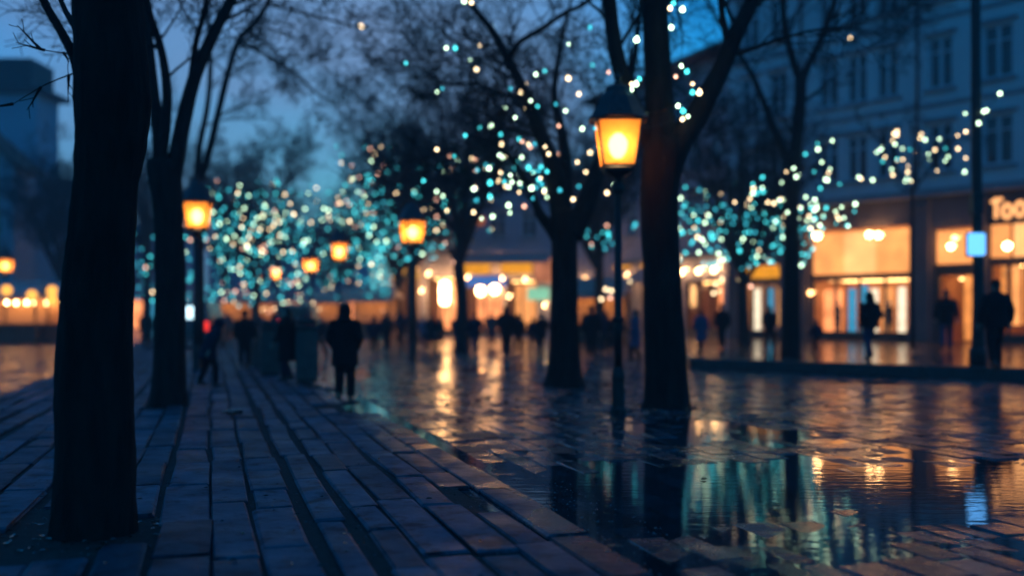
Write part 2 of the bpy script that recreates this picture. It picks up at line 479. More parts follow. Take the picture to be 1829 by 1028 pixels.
# kerb stones along the wet street are low and worn; the raised terrace in front of the shops is a real step
sw = MB()
front = [(17.0, 17.2), (11.6, 21.75), (4.95, 26.9), (5.5, 34), (7.2, 60), (40, 60), (60, 17.2)]
sw.prism(front, .001, .295)
struct(sw.build('sidewalk', sidewalk_m))
kb = MB()
for (x0, y0), (x1, y1) in zip(front[:4], front[1:5]):
    a, b = Vector((x0, y0, 0)), Vector((x1, y1, 0)); d = (b - a); n = int(d.length / 1.1); rz = math.atan2(d.y, d.x)
    nn = Vector((-d.y, d.x, 0)).normalized()
    for i in range(n):
        c = a + d * ((i + .5) / n) - nn * -.03
        kb.box((c.x, c.y, .155), (d.length / n - .012, .22, .30), rz, .018)
struct(kb.build('kerb', mat('kerb_stone', (.03, .033, .038), (.05, .053, .058), .4, 5, bstr=.4, bdist=.01)))

# ------------------------------------------------------------------ trees
def smooth_path(pts, rad, step):
    """Catmull-Rom through the given points"""
    P, Rr = [], []
    n = len(pts)
    for i in range(n - 1):
        p0, p1, p2, p3 = pts[max(i - 1, 0)], pts[i], pts[i + 1], pts[min(i + 2, n - 1)]
        k = max(2, int((p2 - p1).length / step))
        for j in range(k):
            t = j / k; t2 = t * t; t3 = t2 * t
            P.append(.5 * ((2 * p1) + (p2 - p0) * t + (2 * p0 - 5 * p1 + 4 * p2 - p3) * t2 + (3 * p1 - p0 - 3 * p2 + p3) * t3))
            Rr.append(rad[i] + (rad[i + 1] - rad[i]) * t)
    P.append(pts[-1]); Rr.append(rad[-1])
    return P, Rr
def rand_dir(rn):
    while True:
        v = Vector((rn.uniform(-1, 1), rn.uniform(-1, 1), rn.uniform(-1, 1)))
        if .05 < v.length < 1: return v.normalized()
TIPS = {}
def branch(mb, rn, start, d, L, r, level, cfg, tips):
    segs = (7, 6, 5, 4)[level]
    pts = [start]; rad = [r]
    dd = d.normalized()
    for i in range(segs):
        dd = (dd + rand_dir(rn) * cfg['wig'] + Vector((0, 0, cfg['up'] * (1 if level < 2 else .3)))).normalized()
        pts.append(pts[-1] + dd * L / segs)
        rad.append(max(cfg['rmin'], r * (1 - .8 * (i + 1) / segs)))
    mb.tube(pts, rad, (6, 5, 3, 3)[level], cap=False)
    if level >= 1: tips.append(pts[-1]); tips.append(pts[len(pts) // 2])
    if level < cfg['depth']:
        n = cfg['n'][level]
        for k in range(n):
            t = .22 + .78 * (k + rn.random()) / n
            i = min(int(t * segs), segs - 1)
            base = pts[i].lerp(pts[i + 1], t * segs - i)
            tang = (pts[i + 1] - pts[i]).normalized()
            side = rand_dir(rn); side = (side - tang * side.dot(tang)).normalized()
            nd = tang * cfg['fwd'] + side * rn.uniform(.6, 1.0)
            branch(mb, rn, base, nd, L * rn.uniform(.38, .62), max(cfg['rmin'], rad[i] * .5), level + 1, cfg, tips)

def hand_tree(label, base, limbs, seed, cfg, group='bare trees of the square', step=.12, lump=.05, sides=24, mat_t=None, name='tree'):
    """limbs: list of (points, radii, kind) in world space; the first is the trunk"""
    rn = random.Random(seed)
    t = thing(name, label, 'tree', base, 0, group)
    tm, cm, tips = MB(), MB(), []
    for li, (pts, rad, nb, blen) in enumerate(limbs):
        P, Rr = smooth_path(pts, rad, step)
        tm.tube(P, Rr, sides if li == 0 else 12, lump, seed + li * 3.1)
        for k in range(nb):
            tt = (.25 if li else .6) + (.75 if li else .4) * (k + rn.random()) / nb
            i = min(int(tt * (len(P) - 1)), len(P) - 2)
            tang = (P[i + 1] - P[i]).normalized()
            side = rand_dir(rn); side = (side - tang * side.dot(tang)).normalized()
            branch(cm, rn, P[i], tang * cfg['fwd'] + side, blen * rn.uniform(.6, 1.15), max(.012, Rr[i] * .33), 0, cfg, tips)
    tm.build('trunk', mat_t or bark, t, world=True, smooth=True)
    cm.build('crown', twig_m, t, world=True)
    TIPS[label] = tips
    return t
def px(d, rows, offs=None):
    """rows of (column, row, width in the photograph) at depth d -> points and radii"""
    pts = [W(x, y, d, (offs[i] if offs else 0)) for i, (x, y, w) in enumerate(rows)]
    return pts, [w * d / F / 2 for (_, _, w) in rows]
CFG_NEAR = dict(wig=.07, up=.03, rmin=.0028, n=(3, 2, 2), depth=1, fwd=1.2)
CFG = dict(wig=.17, up=.06, rmin=.006, n=(6, 5, 4), depth=3, fwd=.8)
CFG_FAR = dict(wig=.2, up=.07, rmin=.0105, n=(5, 5, 4), depth=3, fwd=.85)

d = 6.75
A = [(*px(d, [(166, 990, 168), (166, 962, 152), (167, 930, 143), (168, 880, 139), (169, 780, 133), (169, 700, 130), (173, 560, 121), (178, 470, 117), (185, 370, 110), (190, 320, 108), (199, 250, 121),
              (201, 180, 132), (199, 110, 126), (193, 0, 119), (190, -200, 108), (196, -600, 90), (190, -1100, 60)]), 6, 2.6),
     (*px(d, [(150, 190, 30), (137, 115, 19), (112, 62, 16), (82, 10, 15), (62, -40, 13), (20, -160, 10), (-60, -330, 6)], [0, 0, .05, .15, .25, .5, .9]), 5, .7),
     (*px(d, [(150, 95, 20), (133, 48, 12), (117, 20, 10), (101, -20, 9), (70, -120, 7), (50, -260, 4)], [0, .0, .2, .4, .6, .8]), 3, .5),
     (*px(d, [(215, -420, 60), (330, -620, 42), (420, -900, 28)], [0, .3, .8]), 5, 2.0),
     (*px(d, [(180, -420, 50), (60, -700, 36), (-60, -1000, 22)], [0, .4, .9]), 5, 2.0)]
for (y0, x0, dx, dy) in ((128, 140, -120, 60), (96, 128, -70, -10)):
    A.append((*px(d, [(x0 + 20, y0 - 8, 4), (x0, y0, 3.2), (x0 + dx * .5, y0 + dy * .4, 2.2), (x0 + dx, y0 + dy, 1.2)], [0, 0, .2, .35]), 3, .22))
hand_tree('thick dark bare trunk rising through the full height of the paving, closest to us', TREE_A, A, 3, CFG_NEAR, step=.04, lump=.075, sides=64)

d = 16.0
Bt = [(*px(d, [(301, 740, 84), (301, 727, 72), (302, 700, 64), (303, 640, 56), (304, 560, 54), (304, 480, 53), (302, 410, 50), (297, 340, 54), (292, 300, 60), (291, 285, 50)]), 0, 1),
      (*px(d, [(280, 330, 34), (286, 290, 30), (284, 240, 25), (276, 180, 21), (267, 90, 18), (262, 40, 17), (250, -30, 14), (220, -160, 10), (200, -320, 5)], [0, 0, 0, .1, .2, .3, .5, .8, 1.2]), 10, 2.3),
      (*px(d, [(286, 290, 20), (295, 235, 19), (298, 160, 17), (288, 90, 14), (274, 45, 12), (262, 0, 11), (250, -80, 8), (270, -220, 4)], [0, -.1, -.3, -.5, -.7, -.9, -1.2, -1.5]), 8, 2.0),
      (*px(d, [(302, 330, 36), (314, 285, 30), (328, 215, 28), (349, 135, 24), (383, 58, 20), (412, 0, 18), (450, -80, 14), (520, -210, 9), (560, -330, 5)], [0, 0, .1, .2, .4, .6, .9, 1.3, 1.6]), 12, 2.4),
      (*px(d, [(338, 170, 14), (344, 120, 12), (350, 75, 11), (364, 25, 10), (380, -60, 8), (390, -180, 4)], [.15, .2, .0, -.2, -.6, -1]), 7, 1.8)]
hand_tree('bare many-limbed tree standing on the paving just behind the thick front trunk', TREE_B, Bt, 8, CFG)

d = 26.5
B2 = [(*px(d, [(354, 668, 26), (354, 655, 22), (355, 560, 19), (355, 450, 18), (352, 350, 18), (350, 320, 16)]), 0, 1),
      (*px(d, [(351, 335, 14), (356, 265, 11), (371, 185, 10), (376, 110, 9), (372, 20, 7), (380, -90, 4)], [0, 0, .2, .3, .5, .8]), 9, 2.2),
      (*px(d, [(352, 335, 15), (374, 268, 13), (399, 163, 12), (424, 77, 10), (455, 40, 9.5), (480, 2, 9), (500, -60, 7), (540, -170, 4)], [0, 0, -.2, -.4, -.6, -.8, -1, -1.2]), 9, 1.5),
      (*px(d, [(478, 8, 6), (520, 18, 5.2), (560, 28, 4.8), (605, 40, 4.2), (643, 49, 3.4), (705, 57, 2.2)], [-.8, -.9, -1, -1.1, -1.2, -1.3]), 7, 1.0),
      (*px(d, [(424, 77, 6), (470, 95, 5), (520, 125, 4), (570, 170, 3), (610, 185, 1.6)], [-.4, -.7, -1, -1.2, -1.4]), 7, 1.0),
      (*px(d, [(445, 60, 5), (490, 90, 4), (530, 150, 3), (545, 175, 2)], [-.4, .2, .6, .9]), 6, 1.2)]
hand_tree('slender bare tree behind the lit lantern on the paving, drooping twig over the sky gap', G(354, d), B2, 21, CFG)

d = 15.9
C = [(*px(d, [(1190, 742, 106), (1190, 728, 92), (1191, 712, 84), (1190, 680, 79), (1188, 620, 74), (1184, 535, 69), (1180, 440, 67), (1178, 340, 68), (1183, 290, 76), (1186, 250, 70)]), 0, 1),
     (*px(d, [(1180, 300, 60), (1178, 250, 60), (1177, 190, 52), (1175, 120, 49), (1171, 40, 47), (1169, 0, 46), (1165, -120, 42), (1172, -330, 30), (1160, -560, 16)], [0, 0, 0, 0, .1, .2, .4, .7, 1]), 7, 2.6),
     (*px(d, [(1168, 270, 34), (1148, 222, 32), (1122, 170, 29), (1104, 110, 27), (1094, 55, 25), (1088, 0, 24), (1078, -90, 21), (1040, -260, 14), (1030, -420, 7)], [0, -.1, -.2, -.3, -.3, -.4, -.5, -.8, -1]), 8, 2.5),
     (*px(d, [(1195, 290, 56), (1214, 248, 50), (1240, 212, 44), (1262, 172, 38), (1288, 124, 33), (1314, 62, 30), (1345, 0, 27), (1385, -90, 22), (1450, -230, 14), (1500, -360, 7)], [0, .0, .1, .1, .2, .3, .5, .7, 1, 1.2]), 10, 2.4),
     (*px(d, [(1302, 92, 14), (1293, 45, 12), (1287, 0, 11), (1280, -80, 8), (1260, -190, 4)], [.3, .2, .0, -.3, -.6]), 8, 1.9)]
hand_tree('big bare three-limbed tree with straight trunk beside the large lit lantern', G(1190, d), C, 33, CFG)

d = 20.5
D = [(*px(d, [(1008, 700, 94), (1008, 688, 76), (1008, 670, 66), (1008, 640, 58), (1008, 580, 51), (1008, 500, 47), (1008, 440, 47), (1008, 400, 52), (1010, 375, 50)]), 0, 1),
     (*px(d, [(1000, 425, 34), (984, 405, 26), (966, 385, 18), (952, 352, 14), (940, 325, 12), (915, 285, 9), (880, 255, 6), (840, 240, 3)], [0, 0, -.2, -.4, -.5, -.9, -1.3, -1.6]), 9, 1.7),
     (*px(d, [(1006, 415, 42), (996, 340, 36), (984, 286, 31), (961, 229, 25), (936, 163, 20), (903, 98, 16), (878, 53, 13), (841, 6, 11), (800, -70, 8), (770, -170, 4)], [0, 0, 0, .1, .2, .2, .3, .5, .8, 1]), 15, 2.6),
     (*px(d, [(910, 108, 12), (925, 78, 10), (967, 52, 9), (1008, 24, 8), (1050, 2, 7), (1110, -60, 4)], [.2, .1, -.3, -.7, -1, -1.4]), 11, 2.0),
     (*px(d, [(1020, 420, 44), (1043, 375, 36), (1062, 320, 30), (1084, 262, 25), (1110, 200, 20), (1130, 120, 14), (1142, 30, 10), (1150, -90, 5)], [0, .1, .3, .6, .9, 1.2, 1.6, 2]), 10, 2.4),
     (*px(d, [(1004, 400, 30), (1010, 300, 24), (1002, 230, 18), (990, 170, 13), (1000, 90, 9), (1020, 0, 6), (1040, -100, 3)], [0, .3, .7, 1.0, 1.3, 1.6, 2]), 12, 2.4),
     (*px(d, [(940, 172, 12), (900, 170, 9), (850, 150, 7), (800, 150, 5), (760, 130, 2.5)], [.2, .5, .8, 1, 1.2]), 9, 2.0)]
hand_tree('bare tree with flared base strung with small lights, to the rear of the large lantern', G(1008, d), D, 44, CFG)

d = 27.6
E = [(*px(d, [(1412, 652, 46), (1412, 638, 38), (1412, 610, 33), (1413, 540, 29), (1414, 440, 27), (1413, 350, 25), (1412, 285, 30), (1412, 272, 24)]), 0, 1),
     (*px(d, [(1410, 300, 18), (1398, 262, 16), (1380, 225, 14), (1362, 178, 12), (1342, 132, 10), (1318, 94, 9), (1290, 50, 7), (1262, 0, 5), (1240, -60, 3)], [0, 0, .1, .2, .4, .6, .8, 1, 1.2]), 12, 2.0),
     (*px(d, [(1416, 300, 24), (1424, 240, 22), (1429, 185, 21), (1430, 140, 21)], [0, 0, 0, 0]), 2, 1.5),
     (*px(d, [(1430, 150, 15), (1414, 100, 14), (1403, 52, 12), (1397, 0, 11), (1390, -80, 8), (1370, -190, 4)], [0, -.1, -.2, -.3, -.4, -.5]), 10, 2.4),
     (*px(d, [(1431, 150, 16), (1444, 116, 14), (1461, 83, 13), (1482, 28, 11), (1494, -10, 10), (1520, -90, 7), (1560, -190, 4)], [0, .1, .2, .3, .4, .5, .6]), 12, 2.4),
     (*px(d, [(1470, 62, 6), (1520, 52, 4), (1570, 62, 3), (1610, 70, 1.6)], [.3, .4, .5, .5]), 8, 1.5)]
hand_tree('thin forked bare tree on the raised sidewalk before the amber-lit shop window', G(1412, d, .29), E, 55, CFG)

# generic avenue trees, three grown shapes copied along the rows
def grow_tree(seed, H, name='tree'):
    rn = random.Random(seed)
    t = thing(name, '', 'tree')
    tm, cm, tips = MB(), MB(), []
    fork = H * rn.uniform(.26, .34)
    trunk = [Vector((0, 0, -.1)), Vector((.0, 0, .25)), Vector((.05, .02, fork * .5)), Vector((rn.uniform(-.15, .15), 0, fork)), Vector((rn.uniform(-.4, .4), rn.uniform(-.3, .3), H * .6)), Vector((rn.uniform(-.7, .7), rn.uniform(-.5, .5), H * .97))]
    P, Rr = smooth_path(trunk, [.42, .30, .24, .22, .10, .02], .35)
    tm.tube(P, Rr, 10, .05, seed)
    limbs = [(P, Rr)]
    for k in range(7):
        a = 2 * math.pi * (k + rn.random() * .6) / 7
        z0 = fork * (.85 + .5 * rn.random()); sp = rn.uniform(1.6, 3.4); top = H * rn.uniform(.6, .93)
        pts = [Vector((0, 0, z0)), Vector((math.cos(a) * sp * .4, math.sin(a) * sp * .4, z0 + (top - z0) * .3)), Vector((math.cos(a) * sp * .8, math.sin(a) * sp * .8, z0 + (top - z0) * .65)), Vector((math.cos(a) * sp, math.sin(a) * sp, top))]
        P, Rr = smooth_path(pts, [.15, .11, .07, .02], .4)
        tm.tube(P, Rr, 7, .04, seed + k)
        limbs.append((P, Rr))
    for (P, Rr) in limbs:
        nb = 11
        for k in range(nb):
            tt = .3 + .7 * (k + rn.random()) / nb
            i = min(int(tt * (len(P) - 1)), len(P) - 2)
            tang = (P[i + 1] - P[i]).normalized(); side = rand_dir(rn); side = (side - tang * side.dot(tang)).normalized()
            branch(cm, rn, P[i], tang * .8 + side, H * .17 * rn.uniform(.6, 1.2), max(.015, Rr[i] * .4), 0, CFG_FAR, tips)
    tm.build('trunk', bark_far, t, smooth=True); cm.build('crown', twig_m, t)
    return t, tips
GEN = [grow_tree(101, 12.5), grow_tree(202, 13.0), grow_tree(303, 12.0)]
spots = [  # column, depth, scale, turn, shape, label
    (824, 38, .98, .4, 0, 'bare tree whose dark trunk stands between the two orange shop signs and the tall lantern'),
    (738, 52, 1.05, 1.9, 1, 'tall broad bare tree with dense twigs behind the second tallest lantern'),
    (712, 61, 1.0, 3.0, 2, 'bare avenue tree with rounded crown edging the pale gap of sky'),
    (622, 76, .9, 5.0, 0, 'bare avenue tree deep in the blue lights above the hooded walker'),
    (585, 95, .75, 2.2, 1, 'far bare tree at the bottom of the sky gap over the lit stalls'),
    (455, 60, 1.02, .9, 2, 'bare tree wrapped in blue lights above the row of smaller lanterns'),
    (405, 76, 1.05, 4.2, 1, 'bare tree above the van with red tail lights'),
    (470, 88, .9, 2.8, 0, 'far bare tree closing the avenue beyond the grey bins'),
    (262, 56, 1.0, 1.2, 1, 'bare tree wrapped in blue lights seen between the two dark trunks of the paving'),
    (108, 62, .95, 3.6, 0, 'bare bushy tree beside the blue corner building'),
    (55, 74, 1.0, .3, 2, 'bare tree rising behind the bright market stalls'),
    (1330, 37, .78, 2.0, 2, 'bare tree covered with cyan lights between the straight trunk and the forked tree'),
    (1070, 44, .9, 4.4, 1, 'bare tree behind the large lantern post, before the violet corner building'),
]
BGT = {}
proto_used = {}
for (cx_, dd, sc, rz, k, lab) in spots:
    src, tips = GEN[k]
    o = src if k not in proto_used else copy_tree(src)
    proto_used[k] = True
    z0 = .29 if cx_ == 1330 else 0
    o.location = G(cx_, dd, z0); o.scale = (sc, sc, sc); o.rotation_euler = (0, 0, rz)
    o['label'] = lab; o['group'] = 'bare trees of the square'
    M = Matrix.Translation(o.location) @ Matrix.Rotation(rz, 4, 'Z') @ Matrix.Scale(sc, 4)
    BGT[cx_] = [M @ t for t in tips]
# a sapling before the shop pillar
rn = random.Random(9)
d = 30.0
S = [(*px(d, [(1630, 622, 9), (1630, 600, 7), (1629, 480, 6), (1630, 360, 5.5), (1632, 280, 4), (1626, 215, 2)]), 8, 1.0),
     (*px(d, [(1630, 345, 4), (1600, 300, 3), (1575, 262, 2), (1560, 240, 1)], [0, .2, .3, .4]), 6, .8),
     (*px(d, [(1630, 340, 4), (1662, 300, 3), (1692, 255, 2), (1712, 245, 1)], [0, -.2, -.3, -.3]), 6, .8)]
hand_tree('slender young tree in front of the dark shop pillar, dotted with warm fairy lights', G(1630, d, .29), S, 77, dict(CFG, n=(4, 3, 3)), sides=8)

# ------------------------------------------------------------------ street lanterns
def make_lantern():
    t = thing('street_lamp', '', 'street lamp')
    m = MB(); m.lathe([(.125, 0), (.125, .08), (.10, .12), (.09, .50), (.10, .53), (.10, .58), (.085, .64), (.068, .72)], 12); m.build('base', iron, t, smooth=False)
    m = MB(); m.lathe([(.062, .70), (.058, 1.4), (.052, 3.40)], 14)
    m.lathe([(.075, 1.38), (.09, 1.42), (.075, 1.46)], 14); m.lathe([(.055, 3.28), (.09, 3.34), (.09, 3.40), (.055, 3.46)], 14)
    m.build('post', iron, t, smooth=True)
    m = MB()                                             # neck and tray under the glass
    m.lathe([(.05, 3.44), (.07, 3.50), (.13, 3.55), (.27, 3.60), (.30, 3.62), (.30, 3.66), (.27, 3.67)], 4)
    m.build('lantern_tray', iron, t)
    zb, zt, wb, wt = 3.68, 4.36, .235, .325
    fr = MB()
    for sx in (-1, 1):
        for sy in (-1, 1):
            fr.tube([Vector((sx * wb, sy * wb, zb - .02)), Vector((sx * wt, sy * wt, zt))], [.019, .019], 6)
    for (z, w) in ((zb + .004, wb), (zt - .012, wt)):
        for s in (-1, 1):
            fr.box((0, s * w, z), (2 * w - .03, .03, .034)); fr.box((s * w, 0, z), (.03, 2 * w - .03, .034))
    fr.build('lantern_frame', iron, t)
    for k in range(4):
        p = MB(); c, s = math.cos(k * math.pi / 2), math.sin(k * math.pi / 2)
        def rt(x, y, z): return (x * c - y * s, x * s + y * c, z)
        p.quad(rt(-wb + .02, -wb - .004, zb + .02), rt(wb - .02, -wb - .004, zb + .02), rt(wt - .02, -wt - .004, zt - .03), rt(-wt + .02, -wt - .004, zt - .03))
        p.build('pane', amber_pane, t)
    r = MB()
    r.lathe([(.455, 4.36), (.475, 4.385), (.44, 4.42), (.36, 4.55), (.285, 4.70), (.20, 4.80), (.20, 4.84), (.12, 4.90)], 8)
    ro = r.build('lantern_roof', roof_copper, t)
    f = MB(); f.lathe([(.06, 4.89), (.075, 4.93), (.04, 4.97), (.055, 5.01), (.015, 5.10)], 10); f.build('finial', iron, ro)
    b = MB(); b.lathe([(.05, 3.82), (.09, 3.86), (.13, 3.94), (.145, 4.02), (.13, 4.10), (.05, 4.18)], 14)
    b.build('bulb', LAMP, t, smooth=True)
    return t
lamp0 = make_lantern()
lamps = [  # column, row of the glass centre, width of glass, label
    (1104, 258, 66, 'tallest lit lantern post, amber glass under a dark roof, beside the straight trunk', .30),
    (737, 414, 38, 'lit lantern post standing alone on the wet street, clear of every trunk', .5),
    (352, 385, 48, 'lit lantern on the paving partly hidden by the many-limbed tree', .2),
    (606, 449, 34, 'lit lantern post just over the hooded walker', .1),
    (555, 474, 22, 'small far lantern glowing in the blue lights beyond the one over the hooded walker', .6),
    (493, 488, 30, 'lit lantern above the grey bins, larger of the pair side by side', .3),
    (455, 501, 27, 'lit lantern above the walker in black, smaller of the pair side by side', .8),
    (10, 474, 26, 'lit lantern at the edge of the market stalls', .2)]
LAMP_POS = []
for i, (x, y, w, lab, rz) in enumerate(lamps):
    o = lamp0 if i == 0 else copy_tree(lamp0)
    dd = (4.02 - EYE) * F / (HY - y)
    o.location = G(x, dd, .0); o.rotation_euler = (0, 0, rz)
    if i == 0: o.rotation_euler = (0, 0, -.02)
    o['label'] = lab; o['group'] = 'lantern posts of the square'
    LAMP_POS.append(o.location.copy())

# ------------------------------------------------------------------ fairy lights
BULB_PROFILE = [(.010, -.055), (.018, -.05), (.018, -.03), (.034, -.022), (.046, 0.0), (.046, .012), (.034, .036), (.012, .048)]
def bulb_mesh(m, s):
    b = MB(); b.lathe([(r * s, -z * s) for (r, z) in reversed(BULB_PROFILE)], 8)
    return b.mesh('bulb', m, smooth=True)
BM = {(k, s): bulb_mesh(m, s) for s in (.74, .95, 1.12) for k, m in dict(cyan=B_CYAN, teal=B_TEAL, ice=B_ICE, warm=B_WARM, pink=B_PINK).items()}
def pick(rn, mix):
    r = rn.random() * sum(mix.values())
    for k, v in mix.items():
        r -= v
        if r <= 0: return k
    return k
def light_string(label, pts, mix, size, seed):
    size = {1.0: .74, 1.5: .95, 2.0: 1.12}[size]
    rn = random.Random(seed)
    c = pts[0].copy()
    t = thing('light_string', label, 'fairy lights', c, 0, 'fairy lights in the trees')
    # nearest-neighbour wire
    left = [p for p in pts]; order = [left.pop(0)]
    while left:
        j = min(range(len(left)), key=lambda k: (left[k] - order[-1]).length_squared); order.append(left.pop(j))
    wm = MB()
    path = []
    for a, b in zip(order[:-1], order[1:]):
        L = (b - a).length
        for k in range(4):
            u = k / 4; q = a.lerp(b, u); q.z -= min(.25, L * .08) * 4 * u * (1 - u) - .055 * size
            path.append(q)
    path.append(order[-1] + Vector((0, 0, .055 * size)))
    if len(path) > 1:
        wm.tube(path, [.006] * len(path), 3, cap=False)
        wm.build('wire', wire_m, t, world=True)
    near = sorted(order, key=lambda p: p.y)
    for p in near[:100]:
        o = bpy.data.objects.new('bulb', BM[(pick(rn, mix), size)]); COL.objects.link(o)
        sc_ = rn.uniform(.65, 1.3); o.scale = (sc_, sc_, sc_); o.parent = t; o.location = p - c; o.rotation_euler = (rn.uniform(-.5, .5), rn.uniform(-.5, .5), rn.random() * 6)
    if len(near) > 100:
        mb = {}
        prof = [(r * size, -z * size) for (r, z) in reversed(BULB_PROFILE)]
        m2 = MB(); mi = []
        keys = ['cyan', 'teal', 'ice', 'warm', 'pink']
        for p in near[100:]:
            n0 = len(m2.f); j_ = rn.uniform(.65, 1.3); m2.lathe([(a * j_, b_ * j_) for (a, b_) in prof], 8, p); k = keys.index(pick(rn, mix)); mi += [k] * (len(m2.f) - n0)
        o = m2.build('bulb', None, t, world=True, smooth=True)
        for m in (B_CYAN, B_TEAL, B_ICE, B_WARM, B_PINK): o.data.materials.append(m)
        o.data.polygons.foreach_set('material_index', mi)
        o['kind'] = 'stuff'
def scatter(rn, boxes):
    """points hung through a crown: (column range, row range, depth range, count)"""
    pts = []
    for (x0, x1, y0, y1, d0, d1, n) in boxes:
        for _ in range(n):
            # thicker towards the middle of the crown
            fx = (rn.random() + rn.random()) / 2 if rn.random() < .2 else rn.random() * 1.16 - .08
            fy = (rn.random() + rn.random()) / 2 if rn.random() < .2 else rn.random() * 1.1 - .08
            pts.append(W(x0 + (x1 - x0) * fx, y0 + (y1 - y0) * fy, rn.uniform(d0, d1)))
    return pts
DENSE = dict(cyan=5, teal=7, ice=1.2, warm=.8, pink=.5)
MID = dict(cyan=3, teal=3, ice=2, warm=2, pink=.8)
SPARSE = dict(cyan=1.3, teal=.8, ice=3, warm=3, pink=.3)
rl = random.Random(17)
light_string('dense blue fairy lights filling the tree above the row of smaller lanterns', scatter(rl, [(366, 540, 395, 545, 52, 64, 250), (375, 520, 340, 420, 52, 64, 45)]), DENSE, 2.0, 1)
light_string('dense blue fairy lights around the lantern over the hooded walker, deep in the avenue', scatter(rl, [(520, 690, 380, 530, 66, 80, 250), (480, 660, 335, 420, 66, 80, 50)]), DENSE, 2.0, 2)
light_string('dense blue fairy lights either side of the lone street lantern', scatter(rl, [(630, 800, 370, 470, 44, 56, 160), (640, 700, 440, 530, 50, 62, 50)]), DENSE, 1.5, 3)
light_string('scattered pale fairy lights above the lone street lantern', scatter(rl, [(600, 860, 270, 410, 42, 52, 120)]), MID, 1.5, 4)
light_string('blue fairy lights seen between the two dark trunks of the paving', scatter(rl, [(242, 285, 425, 545, 52, 60, 42), (322, 350, 400, 545, 52, 60, 34)]), DENSE, 2.0, 5)
light_string('mixed pale lights crossing the avenue over the small far lanterns', scatter(rl, [(385, 620, 330, 440, 40, 60, 70), (370, 470, 380, 470, 42, 55, 40)]), MID, 1.5, 6)
light_string('sparse warm-white bulbs high in the tree with the flared base', [W(x, y, 20.5, rl.uniform(-1.6, 1.6)) for (x, y) in
    ((725, 113), (797, 86), (813, 86), (857, 81), (840, 108), (851, 124), (880, 48), (781, 164), (790, 158), (957, 133), (973, 127), (911, 158), (930, 165), (938, 150), (902, 192), (937, 195), (831, 242), (920, 210),
     (877, 225), (857, 228), (1016, 79), (1054, 49), (1058, 117), (1087, 129), (1015, 140), (1034, 168), (993, 186), (1010, 198), (998, 225), (829, 2), (842, 5), (955, 257), (977, 258), (980, 275), (1007, 264), (1040, 230), (960, 190), (948, 180))], SPARSE, 1.0, 7)
light_string('cluster of mixed bulbs about the fork of the tree with the flared base', scatter(rl, [(850, 970, 240, 350, 19, 24, 34), (780, 1080, 270, 390, 19, 26, 56), (945, 1000, 300, 360, 18.8, 19.6, 8)]), MID, 1.0, 8)
light_string('few cream bulbs on the big three-limbed tree beside the large lantern', [W(x, y, 15.2 + rl.uniform(-.5, .5)) for (x, y) in
    ((1203, 6), (1197, 15), (1219, 17), (1199, 49), (1137, 71), (1128, 150), (1136, 150), (1142, 141), (1128, 160), (1151, 206), (1217, 118), (1227, 128), (1207, 137), (1237, 150), (1249, 165), (1237, 165), (1211, 189), (1220, 198), (1229, 208), (1219, 213), (1063, 229))], SPARSE, 1.0, 9)
light_string('small tuft of cyan bulbs between the flared trunk and the large lantern post', scatter(rl, [(1032, 1090, 402, 446, 36, 40, 14)]), dict(cyan=6, teal=4, pink=1), 1.5, 10)
light_string('dense cyan bulbs over the shop between the straight trunk and the forked tree', scatter(rl, [(1210, 1435, 372, 480, 34, 40, 190), (1230, 1420, 330, 420, 34, 40, 50), (1128, 1150, 390, 415, 34, 38, 5)]), dict(cyan=6, teal=5, ice=2.5, warm=1.0), 1.5, 11)
light_string('pale green bulbs trailing from the forked tree on the raised sidewalk', scatter(rl, [(1300, 1400, 315, 375, 26, 30, 12), (1440, 1500, 255, 400, 26, 29, 24), (1375, 1520, 360, 410, 26, 29, 30), (1378, 1440, 280, 350, 26, 29, 7)]), dict(ice=5, cyan=3, warm=2), 1.0, 12)
light_string('warm bulbs ringing the slender young tree before the shop pillar', scatter(rl, [(1555, 1600, 245, 300, 29, 31, 7), (1595, 1655, 222, 330, 29.2, 30.8, 20), (1655, 1722, 245, 310, 29, 31, 12), (1535, 1560, 300, 340, 29, 30, 3)]), dict(ice=4, warm=3, cyan=1.2), 1.0, 13)
light_string('loose bulbs tied to the dark mast above the small blue sign', [W(x, y, 23.4 + rl.uniform(-.3, .3)) for (x, y) in ((1724, 203), (1739, 207), (1748, 220), (1757, 199), (1762, 197), (1725, 235), (1786, 167))], dict(ice=3, warm=2), 1.0, 14)
light_string('single pale bulb on the drooping twig against the open sky', [W(643, 46, 25.2), W(646, 47.5, 25.2)], dict(warm=1), 1.0, 15)
light_string('lone bulb high before the shop building, off the tip of the forked tree', [W(1519, 68, 27.5), W(1519.5, 69, 27.5)], dict(warm=1), 1.0, 16)

# ------------------------------------------------------------------ buildings
def wall_grid(mb, Wd, H, openings, z0=0.0, x0=0.0, depth=.25):
    """front wall in the plane y=0 with openings (xa, xb, za, zb) and their reveals"""
    xs = sorted({x0, x0 + Wd, *[o[0] for o in openings], *[o[1] for o in openings]})
    zs = sorted({z0, z0 + H, *[o[2] for o in openings], *[o[3] for o in openings]})
    for xa, xb in zip(xs[:-1], xs[1:]):
        for za, zb in zip(zs[:-1], zs[1:]):
            mx, mz = (xa + xb) / 2, (za + zb) / 2
            if any(o[0] < mx < o[1] and o[2] < mz < o[3] for o in openings): continue
            mb.quad((xa, 0, za), (xb, 0, za), (xb, 0, zb), (xa, 0, zb))
    for (xa, xb, za, zb) in openings:
        mb.quad((xa, 0, za), (xa, depth, za), (xa, depth, zb), (xa, 0, zb))
        mb.quad((xb, 0, za), (xb, 0, zb), (xb, depth, zb), (xb, depth, za))
        mb.quad((xa, 0, zb), (xa, depth, zb), (xb, depth, zb), (xb, 0, zb))
        mb.quad((xa, 0, za), (xb, 0, za), (xb, depth, za), (xa, depth, za))
